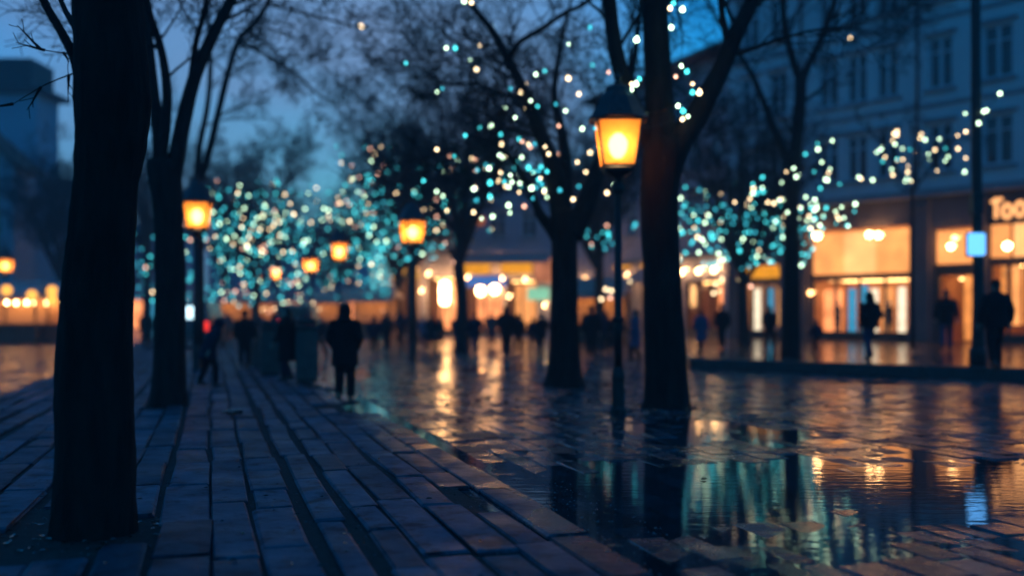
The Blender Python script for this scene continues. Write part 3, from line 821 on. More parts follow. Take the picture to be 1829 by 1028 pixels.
def add_window(t, xa, xb, za, zb, fm=frame_m, pm=pane_dark, y=.12, sill=True, sash=True):
    f = MB(); w = .11; mx, mz = (xa + xb) / 2, (za + zb) / 2
    f.box((xa + w / 2, y, mz), (w, .10, zb - za)); f.box((xb - w / 2, y, mz), (w, .10, zb - za))
    f.box((mx, y, zb - w / 2), (xb - xa - 2 * w, .10, w)); f.box((mx, y, za + w / 2), (xb - xa - 2 * w, .10, w))
    if sash:
        f.box((mx, y - .005, mz), (.14, .10, zb - za - 2 * w))
        f.box((mx, y - .008, za + (zb - za) * .70), (xb - xa - 2 * w, .08, .07))
    fo = f.build('window', fm, t)
    p = MB(); p.quad((xa + w, y + .03, za + w), (xb - w, y + .03, za + w), (xb - w, y + .03, zb - w), (xa + w, y + .03, zb - w))
    p.build('pane', pm, fo)
    if sill:
        s = MB(); s.box((mx, -.06, za - .06), (xb - xa + .24, .22, .10)); s.build('sill', trim_m, fo)
        s = MB(); s.box((mx, -.06, zb + .14), (xb - xa + .30, .16, .14)); s.build('lintel', trim_m, fo)
    return fo

# main shop building on the right: facade through (x 1680, 42 m), running back to the left
D0 = 42.0
P0 = G(1680, D0)
FD = Vector((-.85, 1, 0)).normalized()           # along the facade, away from us
def s_of(col):                                    # distance along the facade of a picture column
    tcol = (col - CX) / F
    dd = (P0.x + .85 * D0) / (tcol + .85)
    return ((G(col, dd) - P0).dot(FD)), dd
# local x runs to the viewer's right along the facade, so x = -s ; local y points into the building
rzM = math.atan2(-FD.y, -FD.x)
def lx(col): return -s_of(col)[0]
def lz(col, row):
    return EYE - (row - HY) / F * s_of(col)[1]
main = thing('shop_building', 'long pale plastered building with lit shops, dark string courses and tall sash windows', 'building', P0, rzM)
xl, xr = lx(1300), lx(2080)
GZ, H_ = .295, 18.5
ops = []; wins = []
for col, w in ((1340, 22), (1390, 24), (1480, 26), (1531, 28), (1585, 30), (1680, 34), (1783, 40), (1890, 44), (2000, 48)):
    _, dd = s_of(col); x = lx(col); hw = w * dd / F / 2 / math.sin(abs(math.atan2(1, .85)) ) * 1.05
    hw = max(hw, .52)
    for (za, zb) in ((7.5, 9.55), (11.0, 13.2), (14.7, 16.8)):
        wins.append((x - hw, x + hw, za, zb))
shopA = (lx(1447), lx(1624), GZ + .0, 5.35)
shopB = (lx(1667), lx(1741), GZ + .0, 5.1)
shopC = (lx(1764), lx(1905), GZ + .0, 5.45)
shopD = (lx(1315), lx(1392), GZ + .0, 3.9)
shops = [shopA, shopB, shopC, shopD]
wl = MB(); wall_grid(wl, xr - xl, H_ - 6.55, wins, 6.55, xl, .22)
wl.build('wall', plaster, main)
wl = MB(); wall_grid(wl, xr - xl, 6.55, shops, 0, xl, .35)
wl.quad((xl, 0, 0), (xl, 12, 0), (xl, 12, H_), (xl, 0, H_)); wl.quad((xr, 0, 0), (xr, 0, H_), (xr, 12, H_), (xr, 12, 0)); wl.quad((xr, 12, 0), (xl, 12, 0), (xl, 12, H_), (xr, 12, H_))
wl.build('shopfront_wall', plaster_dark, main)
for o in wins: add_window(main, *o)
for z, pr, hh in ((6.62, .42, .30), (10.35, .10, .16), (14.0, .10, .16), (17.3, .12, .22)):
    m = MB(); m.box(((xl + xr) / 2, -pr / 2 + .02, z), (xr - xl + .2, pr, hh)); m.build('string_course', trim_m, main)
m = MB(); m.box(((xl + xr) / 2, -.35, H_ + .15), (xr - xl + .8, 1.1, .35)); m.build('cornice', trim_m, main)
m = MB(); b = len(m.v)
m.prism([(xl - .4, -.8), (xr + .4, -.8), (xr + .4, 12.4), (xl - .4, 12.4)], H_ + .33, H_ + .36)
m.v += [(xl + 1, 3, H_ + 3.2), (xr - 1, 3, H_ + 3.2), (xr - 1, 9, H_ + 3.2), (xl + 1, 9, H_ + 3.2)]
q = len(m.v) - 4
for i in range(4): m.f.append((4 + i, 4 + (i + 1) % 4, q + (i + 1) % 4, q + i))
m.f.append((q, q + 1, q + 2, q + 3))
m.build('roof', roof_m, main)
for col in (1432, 1640):
    m = MB(); x = lx(col); m.tube([Vector((x, -.10, 6.85)), Vector((x, -.10, H_ - .1))], [.06, .06], 8)
    m.build('drainpipe', iron, main, smooth=True)
# pillars between the shops
for xa, xb in ((lx(1627), lx(1664)), (lx(1743), lx(1762)), (lx(1396), lx(1444)), (lx(1908), lx(1960))):
    m = MB(); m.box(((xa + xb) / 2, -.10, 3.15), (xb - xa - .1, .22, 5.7), 0, .03); m.box(((xa + xb) / 2, -.13, .62), (xb - xa, .3, .65), 0, .03); m.box(((xa + xb) / 2, -.13, 6.1), (xb - xa, .3, .3), 0, .03)
    m.build('pillar', plaster_dark, main)
# shop interiors
def interior(t, o, dep=3.0, wm=shop_wall):
    xa, xb, za, zb = o
    m = MB()
    y0 = .36
    m.quad((xa, y0 + dep, za), (xb, y0 + dep, za), (xb, y0 + dep, zb), (xa, y0 + dep, zb))
    m.quad((xa, y0, za), (xa, y0 + dep, za), (xa, y0 + dep, zb), (xa, y0, zb)); m.quad((xb, y0, za), (xb, y0, zb), (xb, y0 + dep, zb), (xb, y0 + dep, za))
    m.quad((xa, y0, zb), (xa, y0 + dep, zb), (xb, y0 + dep, zb), (xb, y0, zb)); m.quad((xa, y0, za + .02), (xb, y0, za + .02), (xb, y0 + dep, za + .02), (xa, y0 + dep, za + .02))
    m.build('shop_interior', wm, t)
def ceiling_strip(t, xa, xb, y, z):
    m = MB(); m.box(((xa + xb) / 2, y, z), (xb - xa, .16, .06)); m.build('ceiling_lamp', TUBE_LAMP, t)
def panel(t, name, xa, xb, za, zb, y, m_, th=.06):
    p = MB(); p.box(((xa + xb) / 2, y, (za + zb) / 2), (xb - xa, th, zb - za), 0, .02); return p.build(name, m_, t)
def shop_window(t, xa, xb, za, zb, y, nm=3, fm=dark_frame):
    f = MB(); w = .10
    for x in [xa + (xb - xa) * i / nm for i in range(nm + 1)]: f.box((min(max(x, xa + w / 2), xb - w / 2), y, (za + zb) / 2), (w, .12, zb - za))
    f.box(((xa + xb) / 2, y - .004, za + .2), (xb - xa, .12, .4)); f.box(((xa + xb) / 2, y - .004, zb - .06), (xb - xa, .12, .12))
    fo = f.build('shop_window', fm, t)
    g_ = MB(); g_.quad((xa + .02, y + .02, za + .4), (xb - .02, y + .02, za + .4), (xb - .02, y + .02, zb - .1), (xa + .02, y + .02, zb - .1)); g_.build('pane', shop_glass, fo)
for o in shops: interior(main, o)
xa, xb, za, zb = shopA
midz = lz(1535, 490)
n3 = 3
for i in range(n3):
    panel(main, 'lit_transom', xa + .08 + (xb - xa - .16) * i / n3 + .02, xa + .08 + (xb - xa - .16) * (i + 1) / n3 - .02, midz + .05, zb - .12, .18, (PANEL, PANEL_PALE, PANEL)[i])
panel(main, 'transom_bar', xa, xb, midz - .12, midz + .04, .16, dark_frame, .2)
shop_window(main, xa, xb, GZ, midz - .13, .2, 4)
ceiling_strip(main, xa + .4, xb - .4, 1.0, midz - .2); ceiling_strip(main, xa + .4, xb - .4, 2.3, midz - .2)
xa, xb, za, zb = shopB
mz = lz(1700, 470)
panel(main, 'lit_transom', xa + .08, xb - .08, mz, zb - .1, .2, PANEL)
panel(main, 'door_lintel', xa, xb, mz - .5, mz - .03, .16, dark_frame, .2)
panel(main, 'door_curtain', xa + .9, xb - .15, GZ + .1, mz - .5, .9, CURTAIN)
panel(main, 'door_jamb', xa, xa + .22, GZ, mz - .5, .16, dark_frame, .2); panel(main, 'door_jamb', xb - .14, xb, GZ, mz - .5, .16, dark_frame, .2)
ceiling_strip(main, xa + .3, xb - .3, 1.8, mz - .6)
xa, xb, za, zb = shopC
mz = lz(1800, 458)
n3 = 3
panel(main, 'lit_transom', xa + .08, xa + .8, mz, zb - .12, .2, PANEL); panel(main, 'lit_transom', xa + .95, xb - .08, mz, zb - .12, .2, PANEL_PALE)
panel(main, 'transom_bar', xa, xb, mz - .22, mz - .02, .16, dark_frame, .2)
shop_window(main, xa, xb, GZ, mz - .23, .2, 4)
for i in range(6):
    x0_ = xa + .2 + (xb - xa - .4) * i / 6
    panel(main, 'lit_curtain', x0_ + .06, x0_ + (xb - xa - .4) / 6 - .08, GZ + .75, mz - .3, .7, (CURTAIN, PANEL, CURTAIN, PANEL)[i % 4])
ceiling_strip(main, xa + .4, xb - .4, 1.8, mz - .3)
xa, xb, za, zb = shopD
panel(main, 'lit_transom', xa + .1, xb - .1, 3.25, zb - .1, .2, SIGN_AMBER)
shop_window(main, xa, xb, GZ, 3.1, .2, 3)
panel(main, 'transom_bar', xa, xb, 3.1, 3.24, .16, dark_frame, .2)
ceiling_strip(main, xa + .3, xb - .3, 1.2, 3.4)
# globe lamps on the shopfront
for col, row_, m_, r in ((1467, 422, GLOBE, .16), (1455, 523, TUBE_LAMP, .10), (1422, 466, B_WARM, .10), (1806, 440, GLOBE, .15), (1705, 441, GLOBE, .12), (1712, 426, TUBE_LAMP, .10), (1560, 420, GLOBE, .13), (1576, 421, GLOBE, .13)):
    m = MB(); z = lz(col, row_); m.ball((lx(col), -.35, z), r, 12, 8); m.tube([Vector((lx(col), -.33, z + .02)), Vector((lx(col), .05, z + .06))], [.025, .025], 6)
    m.build('wall_lamp', m_, main, smooth=True)
# neon lettering over the shop door: T o o k
def letter_tube(mb, strokes, ox, oz, s, r):
    for st in strokes: mb.tube([Vector((ox + x * s, -.16, oz + z * s)) for (x, z) in st], [r] * len(st), 8)
def ring(cx_, cz_, rx, rz_, n=18): return [(cx_ + rx * math.cos(2 * math.pi * k / n), cz_ + rz_ * math.sin(2 * math.pi * k / n)) for k in range(n + 1)]
zL = lz(1800, 389); xL = lx(1774)
LT = [[[(0, .86), (.20, .98), (.56, .98)], [(.26, .98), (.24, .0)]], [ring(.32, .34, .22, .34)], [ring(.32, .40, .22, .36)], [[(.1, .0), (.1, 1.25)], [(.12, .42), (.5, .75)], [(.22, .5), (.55, .05)]]]
ox = xL
for i, st in enumerate(LT):
    m = MB(); letter_tube(m, st, ox, zL, .76, .075); m.build('sign_letter', SIGN_LETTER, main, smooth=True)
    ox += (.37, .50, .54, .5)[i]
m = MB(); m.box(((xL + ox) / 2, -.06, zL + .42), (ox - xL + .4, .08, 1.35), 0, .03); m.build('sign_board', dark_frame, main)

# goods standing inside the shop windows (each one a thing)
def place_main(x, y, z): return main.matrix_basis @ Vector((x, y, z))
bpy.context.view_layer.update()
M_MAIN = Matrix.Translation(P0) @ Matrix.Rotation(rzM, 4, 'Z')
xa, xb, _, _ = shopA
boards = [(.06, .30, 'lit_window_warm', 'brown display board in the big shop window, at its edge by the forked tree', LIT_WARM), (.30, .09, '', 'bright cyan banner standing in the big shop window', SIGN_CYAN),
          (.42, .10, '', 'second cyan banner, in the middle of the big shop window', SIGN_CYAN), (.53, .08, '', 'white lit banner behind the man in jeans', SIGN_WHITE), (.66, .13, '', 'amber display board behind the big shop window glass', PANEL),
          (.80, .08, '', 'pale lit display panel in the big shop window near the dark pillar', SIGN_WHITE), (.92, .12, '', 'deep cyan display screen beside the dark pillar', SIGN_CYAN)]
for (u, w, _, lab, m_) in boards:
    x = xa + (xb - xa) * u; w = w * (xb - xa)
    t = thing('display_board', lab, 'display board', M_MAIN @ Vector((x, 1.2, GZ + .02)), rzM, 'boards in the big shop window')
    h = random.uniform(1.9, 2.3)
    p = MB(); p.box((0, 0, .25 + h / 2), (w * .9, .05, h), 0, .015); p.build('face', m_, t)
    p = MB(); p.box((0, .06, .12), (w * .7, .4, .05), 0, .01); p.box((-w * .3, .05, .6), (.05, .04, 1.0)); p.box((w * .3, .05, .6), (.05, .04, 1.0)); p.build('stand', dark_frame, t)
def mannequin(lab, loc, coat):
    t = thing('mannequin', lab, 'mannequin', loc, rzM, 'mannequins in the shop windows')
    m = MB(); m.lathe([(.17, .95), (.19, 1.0), (.15, 1.18), (.19, 1.36), (.20, 1.44), (.10, 1.50), (.06, 1.54)], 12); m.build('torso', coat, t, smooth=True)
    m = MB(); m.ball((0, 0, 1.66), (.085, .10, .12), 10, 8); m.build('head', frame_m, t, smooth=True)
    m = MB(); m.tube([Vector((-.09, 0, .97)), Vector((-.1, 0, .5)), Vector((-.1, .0, .06))], [.09, .07, .05], 8); m.tube([Vector((.09, 0, .97)), Vector((.1, 0, .5)), Vector((.1, 0, .06))], [.09, .07, .05], 8); m.build('legs', CLOTH['charcoal'], t, smooth=True)
    m = MB(); m.lathe([(.25, 0), (.25, .03), (.22, .05)], 14); m.build('plinth', dark_frame, t)
mannequin('mannequin in a pale jacket in the big shop window near the forked tree', M_MAIN @ Vector((xa + (xb - xa) * .2, .75, GZ + .02)), CLOTH['grey'])
mannequin('mannequin in a brown jacket in the big shop window near the dark pillar', M_MAIN @ Vector((xa + (xb - xa) * .73, .75, GZ + .02)), CLOTH['brown'])
xa, xb, _, _ = shopD
for u, lab, m_ in ((.2, 'white lit panel in the small shop window behind the forked tree', SIGN_WHITE), (.5, 'cyan lit panel in the small shop window behind the forked tree', SIGN_CYAN), (.8, 'cream lit panel at the edge of the small shop window behind the forked tree', PANEL_PALE)):
    t = thing('display_board', lab, 'display board', M_MAIN @ Vector((xa + (xb - xa) * u, 1.0, GZ + .02)), rzM, 'boards in the small shop window')
    p = MB(); p.box((0, 0, 1.35), ((xb - xa) * .17, .05, 2.2), 0, .015); p.build('face', m_, t)
    p = MB(); p.box((0, .06, .12), (.4, .4, .05), 0, .01); p.box((0, .05, .2), (.05, .04, .2)); p.build('stand', dark_frame, t)

# second building: steeper facade with a tiled eave, left of the main one
P1 = G(1312, 50.6); FD1 = Vector((-.44, 1, 0)).normalized(); rz1 = math.atan2(-FD1.y, -FD1.x)
corner = thing('corner_building', 'violet plastered corner house with overhanging tiled eave and amber awning lights', 'building', P1, rz1)
L1 = 14.5
ops1 = []
for i in range(6):
    x = -1.5 - i * 2.2
    for za in (6.2, 9.3, 12.2): ops1.append((x - .55, x + .55, za, za + 1.9))
sh1 = [(-4.6, -1.0, .3, 3.3), (-9.2, -5.4, .3, 3.3), (-13.6, -10.0, .3, 3.3)]
m = MB(); wall_grid(m, L1, 14.9, ops1 + sh1, 0, -L1, .25)
m.quad((-L1, 0, 0), (-L1, 10, 0), (-L1, 10, 14.9), (-L1, 0, 14.9)); m.quad((0, 0, 0), (0, 0, 14.9), (0, 10, 14.9), (0, 10, 0))
m.build('wall', plaster_violet, corner)
for o in ops1: add_window(corner, *o)
for k, (xa, xb, za, zb) in enumerate(sh1):
    interior(corner, (xa, xb, za, zb), 2.2, wood); panel(corner, 'lit_back_wall', xa + .1, xb - .1, za + .2, zb - .2, 2.3, (LIT_WARM, PANEL, SIGN_WHITE)[k])
    shop_window(corner, xa, xb, za, zb, .2, 3); ceiling_strip(corner, xa + .3, xb - .3, 1.2, zb - .1)
m = MB()
m.prism([(-L1 - .6, -1.1), (.6, -1.1), (.6, 11), (-L1 - .6, 11)], 14.92, 15.06)
m.v += [(-L1 + .5, 5, 18), (-.5, 5, 18)]; q = len(m.v) - 2
m.f += [(4, 5, q + 1, q), (6, 7, q, q + 1), (5, 6, q + 1), (7, 4, q)]
m.build('roof', roof_red, corner)
m = MB(); m.box((-L1 / 2, -.08, 4.6), (L1, .18, .3)); m.build('string_course', trim_m, corner)
for x_ in (-13.2, -11.6, -10, -8.6, -7, -5.2, -4.2, -2.6, -1.2):  # row of lamps added to warm this wall and the ground before it
    m = MB(); m.ball((x_, -.42, 3.75), .12, 10, 8); m.tube([Vector((x_, -.42, 3.85)), Vector((x_, .05, 3.95))], [.02, .02], 5); m.build('wall_lamp', STALL_LAMP, corner, smooth=True)
for (x0_, x1_) in ((-13.8, -9.8), (-9.3, -5.3)):
    m = MB(); m.quad((x0_, -.02, 4.2), (x1_, -.02, 4.2), (x1_, -1.5, 3.45), (x0_, -1.5, 3.45)); m.quad((x0_, -1.5, 3.45), (x1_, -1.5, 3.45), (x1_, -1.52, 3.2), (x0_, -1.52, 3.2))
    m.build('awning', canvas_pale, corner)
    panel(corner, 'sign_box', x0_ + .4, x1_ - .4, 4.25, 4.55 if False else 4.42, -.12, SIGN_AMBER, .1)

# the building that closes the square: shops with amber signs
P2 = G(694, 65.0)
endb = thing('arcade_building', 'dark violet building closing the square, with orange lettered sign boxes and lit shops', 'building', P2, math.atan2(-4.0, 17.0))
L2 = 17.0; H2 = 9.9
def ex(col):      # column -> local x on this facade
    a = endb.rotation_euler[2]; tcol = (col - CX) / F
    # P2 + x*(cos a, sin a) on the ray
    ca, sa = math.cos(a), math.sin(a)
    return (tcol * P2.y - P2.x) / (ca - tcol * sa)
def ez(col, row):
    a = endb.rotation_euler[2]; dd = P2.y + ex(col) * math.sin(a)
    return EYE - (row - HY) / F * dd
sh2 = [(ex(703), ex(748), .1, 4.6), (ex(762), ex(815), .1, 3.9), (ex(832), ex(898), .1, 3.9), (ex(903), ex(960), .1, 3.7), (ex(985), ex(1040), .1, 3.2)]
up2 = []
for i in range(8):
    x = 1.2 + i * 2.05
    for za in (6.3,): up2.append((x - .5, x + .5, za, za + 1.7))
m = MB(); wall_grid(m, L2, H2, sh2 + up2, 0, 0, .3)
m.quad((0, 0, 0), (0, 9, 0), (0, 9, H2), (0, 0, H2)); m.quad((L2, 0, 0), (L2, 0, H2), (L2, 9, H2), (L2, 9, 0)); m.build('wall', plaster_violet, endb)
for o in up2: add_window(endb, *o)
for k, o in enumerate(sh2):
    interior(endb, o, 2.4, wood); panel(endb, 'lit_back_wall', o[0] + .1, o[1] - .1, o[2] + .15, o[3] - .25, 2.5, (PANEL, LIT_WARM, LIT_WARM, PANEL, LIT_WARM)[k])
    shop_window(endb, o[0], o[1], o[2], o[3], .25, 2); ceiling_strip(endb, o[0] + .2, o[1] - .2, 1.2, o[3] - .12)
m = MB(); m.prism([(-.5, -.7), (L2 + .5, -.7), (L2 + .5, 9.5), (-.5, 9.5)], H2 + .01, H2 + .25); m.v += [(.5, 4.5, H2 + 1.4), (L2 - .5, 4.5, H2 + 1.4)]; q = len(m.v) - 2
m.f += [(4, 5, q + 1, q), (6, 7, q, q + 1), (5, 6, q + 1), (7, 4, q)]
m.build('roof', roof_m, endb)
panel(endb, 'sign_box', ex(832), ex(875), ez(850, 490), ez(850, 470), -.2, SIGN_AMBER, .25)
panel(endb, 'sign_box', ex(898), ex(951), ez(925, 488), ez(925, 462), -.3, SIGN_AMBER, .3)
panel(endb, 'fascia', ex(835), ex(905), ez(870, 512), ez(870, 493), -.12, SIGN_BLUE if False else emit('fascia_blue', (.08, .26, .75), .55), .1)
panel(endb, 'sign_box', ex(946), ex(984), ez(965, 536), ez(965, 514), -.6, SIGN_GREEN, .2)
panel(endb, 'fascia', ex(955), ex(985), ez(970, 505), ez(970, 460), -.12, LIT_DIM, .1)
m = MB(); m.ball((ex(865), -.9, ez(865, 520)), .30, 14, 10); m.build('globe_lamp', GLOBE, endb, smooth=True)
m = MB(); m.ball((ex(890), -.9, ez(890, 517)), .30, 14, 10); m.build('globe_lamp', GLOBE, endb, smooth=True)
for (c_, r_) in ((708, 508), (756, 520), (768, 490), (822, 512), (838, 496), (900, 498), (912, 530), (940, 500), (975, 546), (1000, 508), (1022, 520), (1045, 500)):  # extra small lamps added to make the facade around them glow
    m = MB(); z = ez(c_, r_); m.ball((ex(c_), -.42, z), .065, 10, 8); m.tube([Vector((ex(c_), -.42, z + .1)), Vector((ex(c_), .05, z + .18))], [.02, .02], 5); m.build('wall_lamp', GLOBE, endb, smooth=True)
m = MB(); w = ex(808) - ex(791); m.lathe([(w * .3, ez(800, 544)), (w * .46, ez(800, 540)), (w * .48, ez(800, 512)), (w * .40, ez(800, 505)), (w * .1, ez(800, 502))], 12, (ex(800), -.7, 0)); m.build('tall_lamp', GLOBE, endb, smooth=True)
m = MB(); n = 12; cxx = ex(726); r = (ex(752) - ex(702)) / 2 * 1.0; zc = ez(726, 497)
for k in range(n):
    a0, a1 = math.pi * k / n, math.pi * (k + 1) / n
    m.quad((cxx + r * math.cos(a0), -.15, zc + r * math.sin(a0)), (cxx + r * .25 * math.cos(a0), -.15, zc + r * .25 * math.sin(a0)), (cxx + r * .25 * math.cos(a1), -.15, zc + r * .25 * math.sin(a1)), (cxx + r * math.cos(a1), -.15, zc + r * math.sin(a1)))
m.build('arched_fanlight', emit('fanlight', (1, .46, .08), 1.3, .3, 2), endb)
for (c0, c1) in ((832, 905), (905, 990)):
    m = MB(); m.quad((ex(c0), -.05, ez(870, 452)), (ex(c1), -.05, ez(870, 452)), (ex(c1), -1.8, ez(870, 468)), (ex(c0), -1.8, ez(870, 468))); m.quad((ex(c0), -1.8, ez(870, 468)), (ex(c1), -1.8, ez(870, 468)), (ex(c1), -1.82, ez(870, 473)), (ex(c0), -1.82, ez(870, 473)))
    m.build('awning', canvas_pale, endb)
m = MB(); m.box((ex(853), -.1, ez(853, 394)), (.9, .12, .5), 0, .03); m.build('lit_plaque', emit('plaque', (1, .25, .05), .35), endb)

# far row of houses down the avenue, ground floors lit
def far_house(label, col0, col1, dd, H, wallm, litm, roofm=roof_m, gab=2.2, lit_h=2.8, lit2=None):
    x0_, x1_ = G(col0, dd).x, G(col1, dd).x
    t = thing('house', label, 'house', (x0_, dd, 0), 0, 'far houses along the avenue')
    w = x1_ - x0_
    n = max(2, int(w / 2.4)); op = []; sh = []
    for i in range(n):
        x = w * (i + .5) / n
        zz = 4.3
        while zz < H - 2.2: op.append((x - .5, x + .5, zz, zz + 1.7)); zz += 3.0
        sh.append((x - w / n * .4, x + w / n * .4, .15, lit_h))
    m = MB(); wall_grid(m, w, H, op + sh, 0, 0, .25)
    m.quad((0, 0, 0), (0, 9, 0), (0, 9, H), (0, 0, H)); m.quad((w, 0, 0), (w, 0, H), (w, 9, H), (w, 9, 0))
    m.build('wall', wallm, t)
    for o in op: add_window(t, *o, sill=False)
    for k, o in enumerate(sh):
        f = MB(); f.box(((o[0] + o[1]) / 2, .22, (o[2] + o[3]) / 2), (o[1] - o[0], .1, o[3] - o[2])); f.build('shop_window', (litm if k % 2 == 0 or lit2 is None else lit2), t)
    m = MB(); m.prism([(-.4, -.6), (w + .4, -.6), (w + .4, 9.5), (-.4, 9.5)], H + .01, H + .22); m.v += [(.4, 4.5, H + gab), (w - .4, 4.5, H + gab)]; q = len(m.v) - 2
    m.f += [(4, 5, q + 1, q), (6, 7, q, q + 1), (5, 6, q + 1), (7, 4, q)]
    m.build('roof', roofm, t)
    return t
far_house('far house over the small lanterns, ground floor glowing amber', 372, 470, 108, 8.5, plaster_blue, PANEL, lit2=LIT_WARM)
far_house('far house above the grey bins, its shops glowing orange', 474, 560, 112, 9.5, plaster_violet, LIT_WARM, lit2=PANEL)
far_house('far house behind the hooded walker, its shops glowing orange', 564, 640, 106, 8.5, plaster_blue, PANEL, lit2=LIT_WARM)
far_house('far house seen between the two dark trunks of the paving', 225, 300, 96, 9, plaster_blue, LIT_WARM, lit2=SIGN_CYAN)
far_house('far house right behind the bright market stalls', -60, 118, 78, 10.5, plaster_violet, LIT_WARM, lit2=LIT_DIM)

# tall blue house on the left, mansard roof with a projecting eave, and a lower gabled neighbour
x1_ = G(66, 72).x
tb = thing('tall_house', 'tall plain blue house with dark mansard roof at the edge of the square', 'house', (x1_, 72, 0))
m = MB(); op = [(-2.6 - 2.6 * i, -1.4 - 2.6 * i, z, z + 1.8) for i in range(4) for z in (4.4, 7.6)]
H = EYE + (HY - 166) * 72 / F
wall_grid(m, 14, H, op, 0, -14, .25); m.quad((0, 0, 0), (0, 0, H), (0, 3.4, H), (0, 3.4, 0)); m.build('wall', plaster_blue, tb)
for o in op: add_window(tb, *o)
m = MB(); m.box((-6.8, 1.7, H + .16), (15.0, 4.6, .32)); m.build('eave', roof_m, tb)
m = MB(); m.prism([(-14, -.1), (-.35, -.1), (-.35, 3.4), (-14, 3.4)], H + .33, H + 2.5); m.build('mansard_roof', roof_m, tb)
x1_ = G(24, 64).x; H = EYE + (HY - 292) * 64 / F
lo = thing('gabled_house', 'low violet gabled house with rust-red verge in front of the tall blue house', 'house', (x1_, 64, 0))
m = MB(); op = [(-1.6 - 1.9 * i, -.7 - 1.9 * i, z, z + 1.6) for i in range(3) for z in (4.2, 6.4)]
wall_grid(m, 8, H, op, 0, -8, .2); m.quad((0, 0, 0), (0, 0, H), (0, 3, H), (0, 3, 0)); m.quad((-8, 0, H), (0, 0, H), (-4, 0, H + 3.4), (-4.01, 0, H + 3.4)); m.build('wall', plaster_violet, lo)
for o in op: add_window(lo, *o)
m = MB(); 
for (xa, za, xb, zb) in ((.5, H - .35, -4, H + 3.6), (-8.5, H - .35, -4, H + 3.6)):
    b = len(m.v); m.v += [(xa, -.5, za), (xb, -.5, zb), (xb, 3.3, zb), (xa, 3.3, za), (xa, -.5, za + .25), (xb, -.5, zb + .25), (xb, 3.3, zb + .25), (xa, 3.3, za + .25)]
    m.f += [tuple(b + i for i in f) for f in ((0, 1, 2, 3), (4, 7, 6, 5), (0, 4, 5, 1), (1, 5, 6, 2), (2, 6, 7, 3), (3, 7, 4, 0))]
m.build('roof', roof_red, lo)

# ------------------------------------------------------------------ market stalls
def make_stall(lamps=True):
    t = thing('market_stall', '', 'market stall')
    m = MB(); m.box((0, 0, .5), (2.8, 1.5, .9), 0, .02); m.box((0, -.06, .98), (3.0, 1.8, .06), 0, .01); m.build('counter', wood, t)
    for sx in (-1, 1):
        for sy in (-1, 1):
            m = MB(); m.box((sx * 1.42, sy * .85, 1.25), (.09, .09, 2.5)); m.build('post', wood, t)
    m = MB(); m.v += [(-1.7, -1.2, 2.45), (1.7, -1.2, 2.45), (1.7, 1.2, 2.45), (-1.7, 1.2, 2.45), (-1.5, 0, 3.15), (1.5, 0, 3.15), (-1.7, -1.22, 2.2), (1.7, -1.22, 2.2)]
    m.f += [(0, 1, 5, 4), (2, 3, 4, 5), (1, 2, 5), (3, 0, 4), (6, 7, 1, 0)]; m.build('canopy', canvas_pale, t)
    m = MB(); m.box((0, .72, 1.7), (2.7, .05, 1.4)); m.build('back_board', shop_wall, t)
    m = MB(); m.box((0, -.1, 2.38), (2.5, .5, .05)); m.build('strip_lamp', STALL_STRIP, t)
    for k in range(3 if lamps else 0):
        m = MB(); m.ball((-.95 + .95 * k, -.7, 2.05), (.075, .075, .10), 10, 8); m.tube([Vector((-.95 + .95 * k, -.7, 2.2)), Vector((-.95 + .95 * k, -.7, 2.6))], [.012, .012], 4); m.build('lamp', STALL_LAMP, t, smooth=True)
    return t
st0 = make_stall(); st1 = make_stall(False)
stall_spots = [(22, 50, .1, 'bright market stall under the lit lantern at the edge of the square'), (74, 51, .0, 'bright market stall in the middle of the row before the low gabled house'), (128, 52, -.1, 'bright market stall next to the thick front trunk'),
               (412, 68, .2, 'lit stall behind the parked van, under the blue lights'), (470, 72, .1, 'lit stall behind the person in black on the paving'), (585, 70, -.1, 'lit stall over the shoulder of the hooded walker'),
               (663, 60, -.2, 'lit stall beside the child-sized walker on the wet street'), (1060, 46, -.3, 'pale-canopied stall between the flared trunk and the large lantern post')]
for i, (c, dd, rz, lab) in enumerate(stall_spots):
    o = st0 if i == 0 else st1 if i == 3 else copy_tree(st0 if i < 3 else st1)
    o.location = G(c, dd); o.rotation_euler = (0, 0, rz); o['label'] = lab; o['group'] = 'market stalls around the square'
# lanterns strung over the left stalls
for i, (c, r_, lab) in enumerate(((57, 527, 'round amber paper lantern hanging over the middle bright stall'), (93, 519, 'upper amber paper lantern of the two near the thick trunk'), (93, 535, 'lower amber paper lantern of the two near the thick trunk'), (12, 518, 'amber paper lantern below the lit lantern at the edge'))):
    p = W(c, r_, 47)
    t = thing('paper_lantern', lab, 'paper lantern', p, 0, 'paper lanterns over the stalls')
    m = MB(); m.lathe([(.08, -.24), (.2, -.16), (.25, 0), (.2, .16), (.08, .24)], 12); m.build('shade', emit('paper_glow', (1, .42, .07), 1.6) if 'paper_glow' not in MATS else MATS['paper_glow'], t, smooth=True)
    m = MB(); m.tube([Vector((0, 0, .22)), Vector((0, 0, .7))], [.01, .01], 4); m.build('cord', wire_m, t)
# the line the paper lanterns hang from
m = MB(); m.tube([W(-30, 505, 47), W(30, 508, 47), W(80, 506, 47), W(130, 500, 47)], [.012] * 4, 4)
tag(m.build('lantern_cable', wire_m), 'thin cable carrying the amber paper lanterns over the stalls', 'cable')
# string of lamps over the central stalls and street (warm discs)
light_string('warm bulbs slung low over the central stalls, below the blue lights', scatter(rl, [(395, 470, 500, 540, 62, 70, 10), (470, 600, 525, 560, 62, 70, 13), (600, 700, 530, 560, 58, 64, 8), (1076, 1130, 470, 545, 40, 44, 7), (1240, 1340, 485, 530, 34, 44, 9)]), dict(warm=5, pink=4), 2.0, 31)

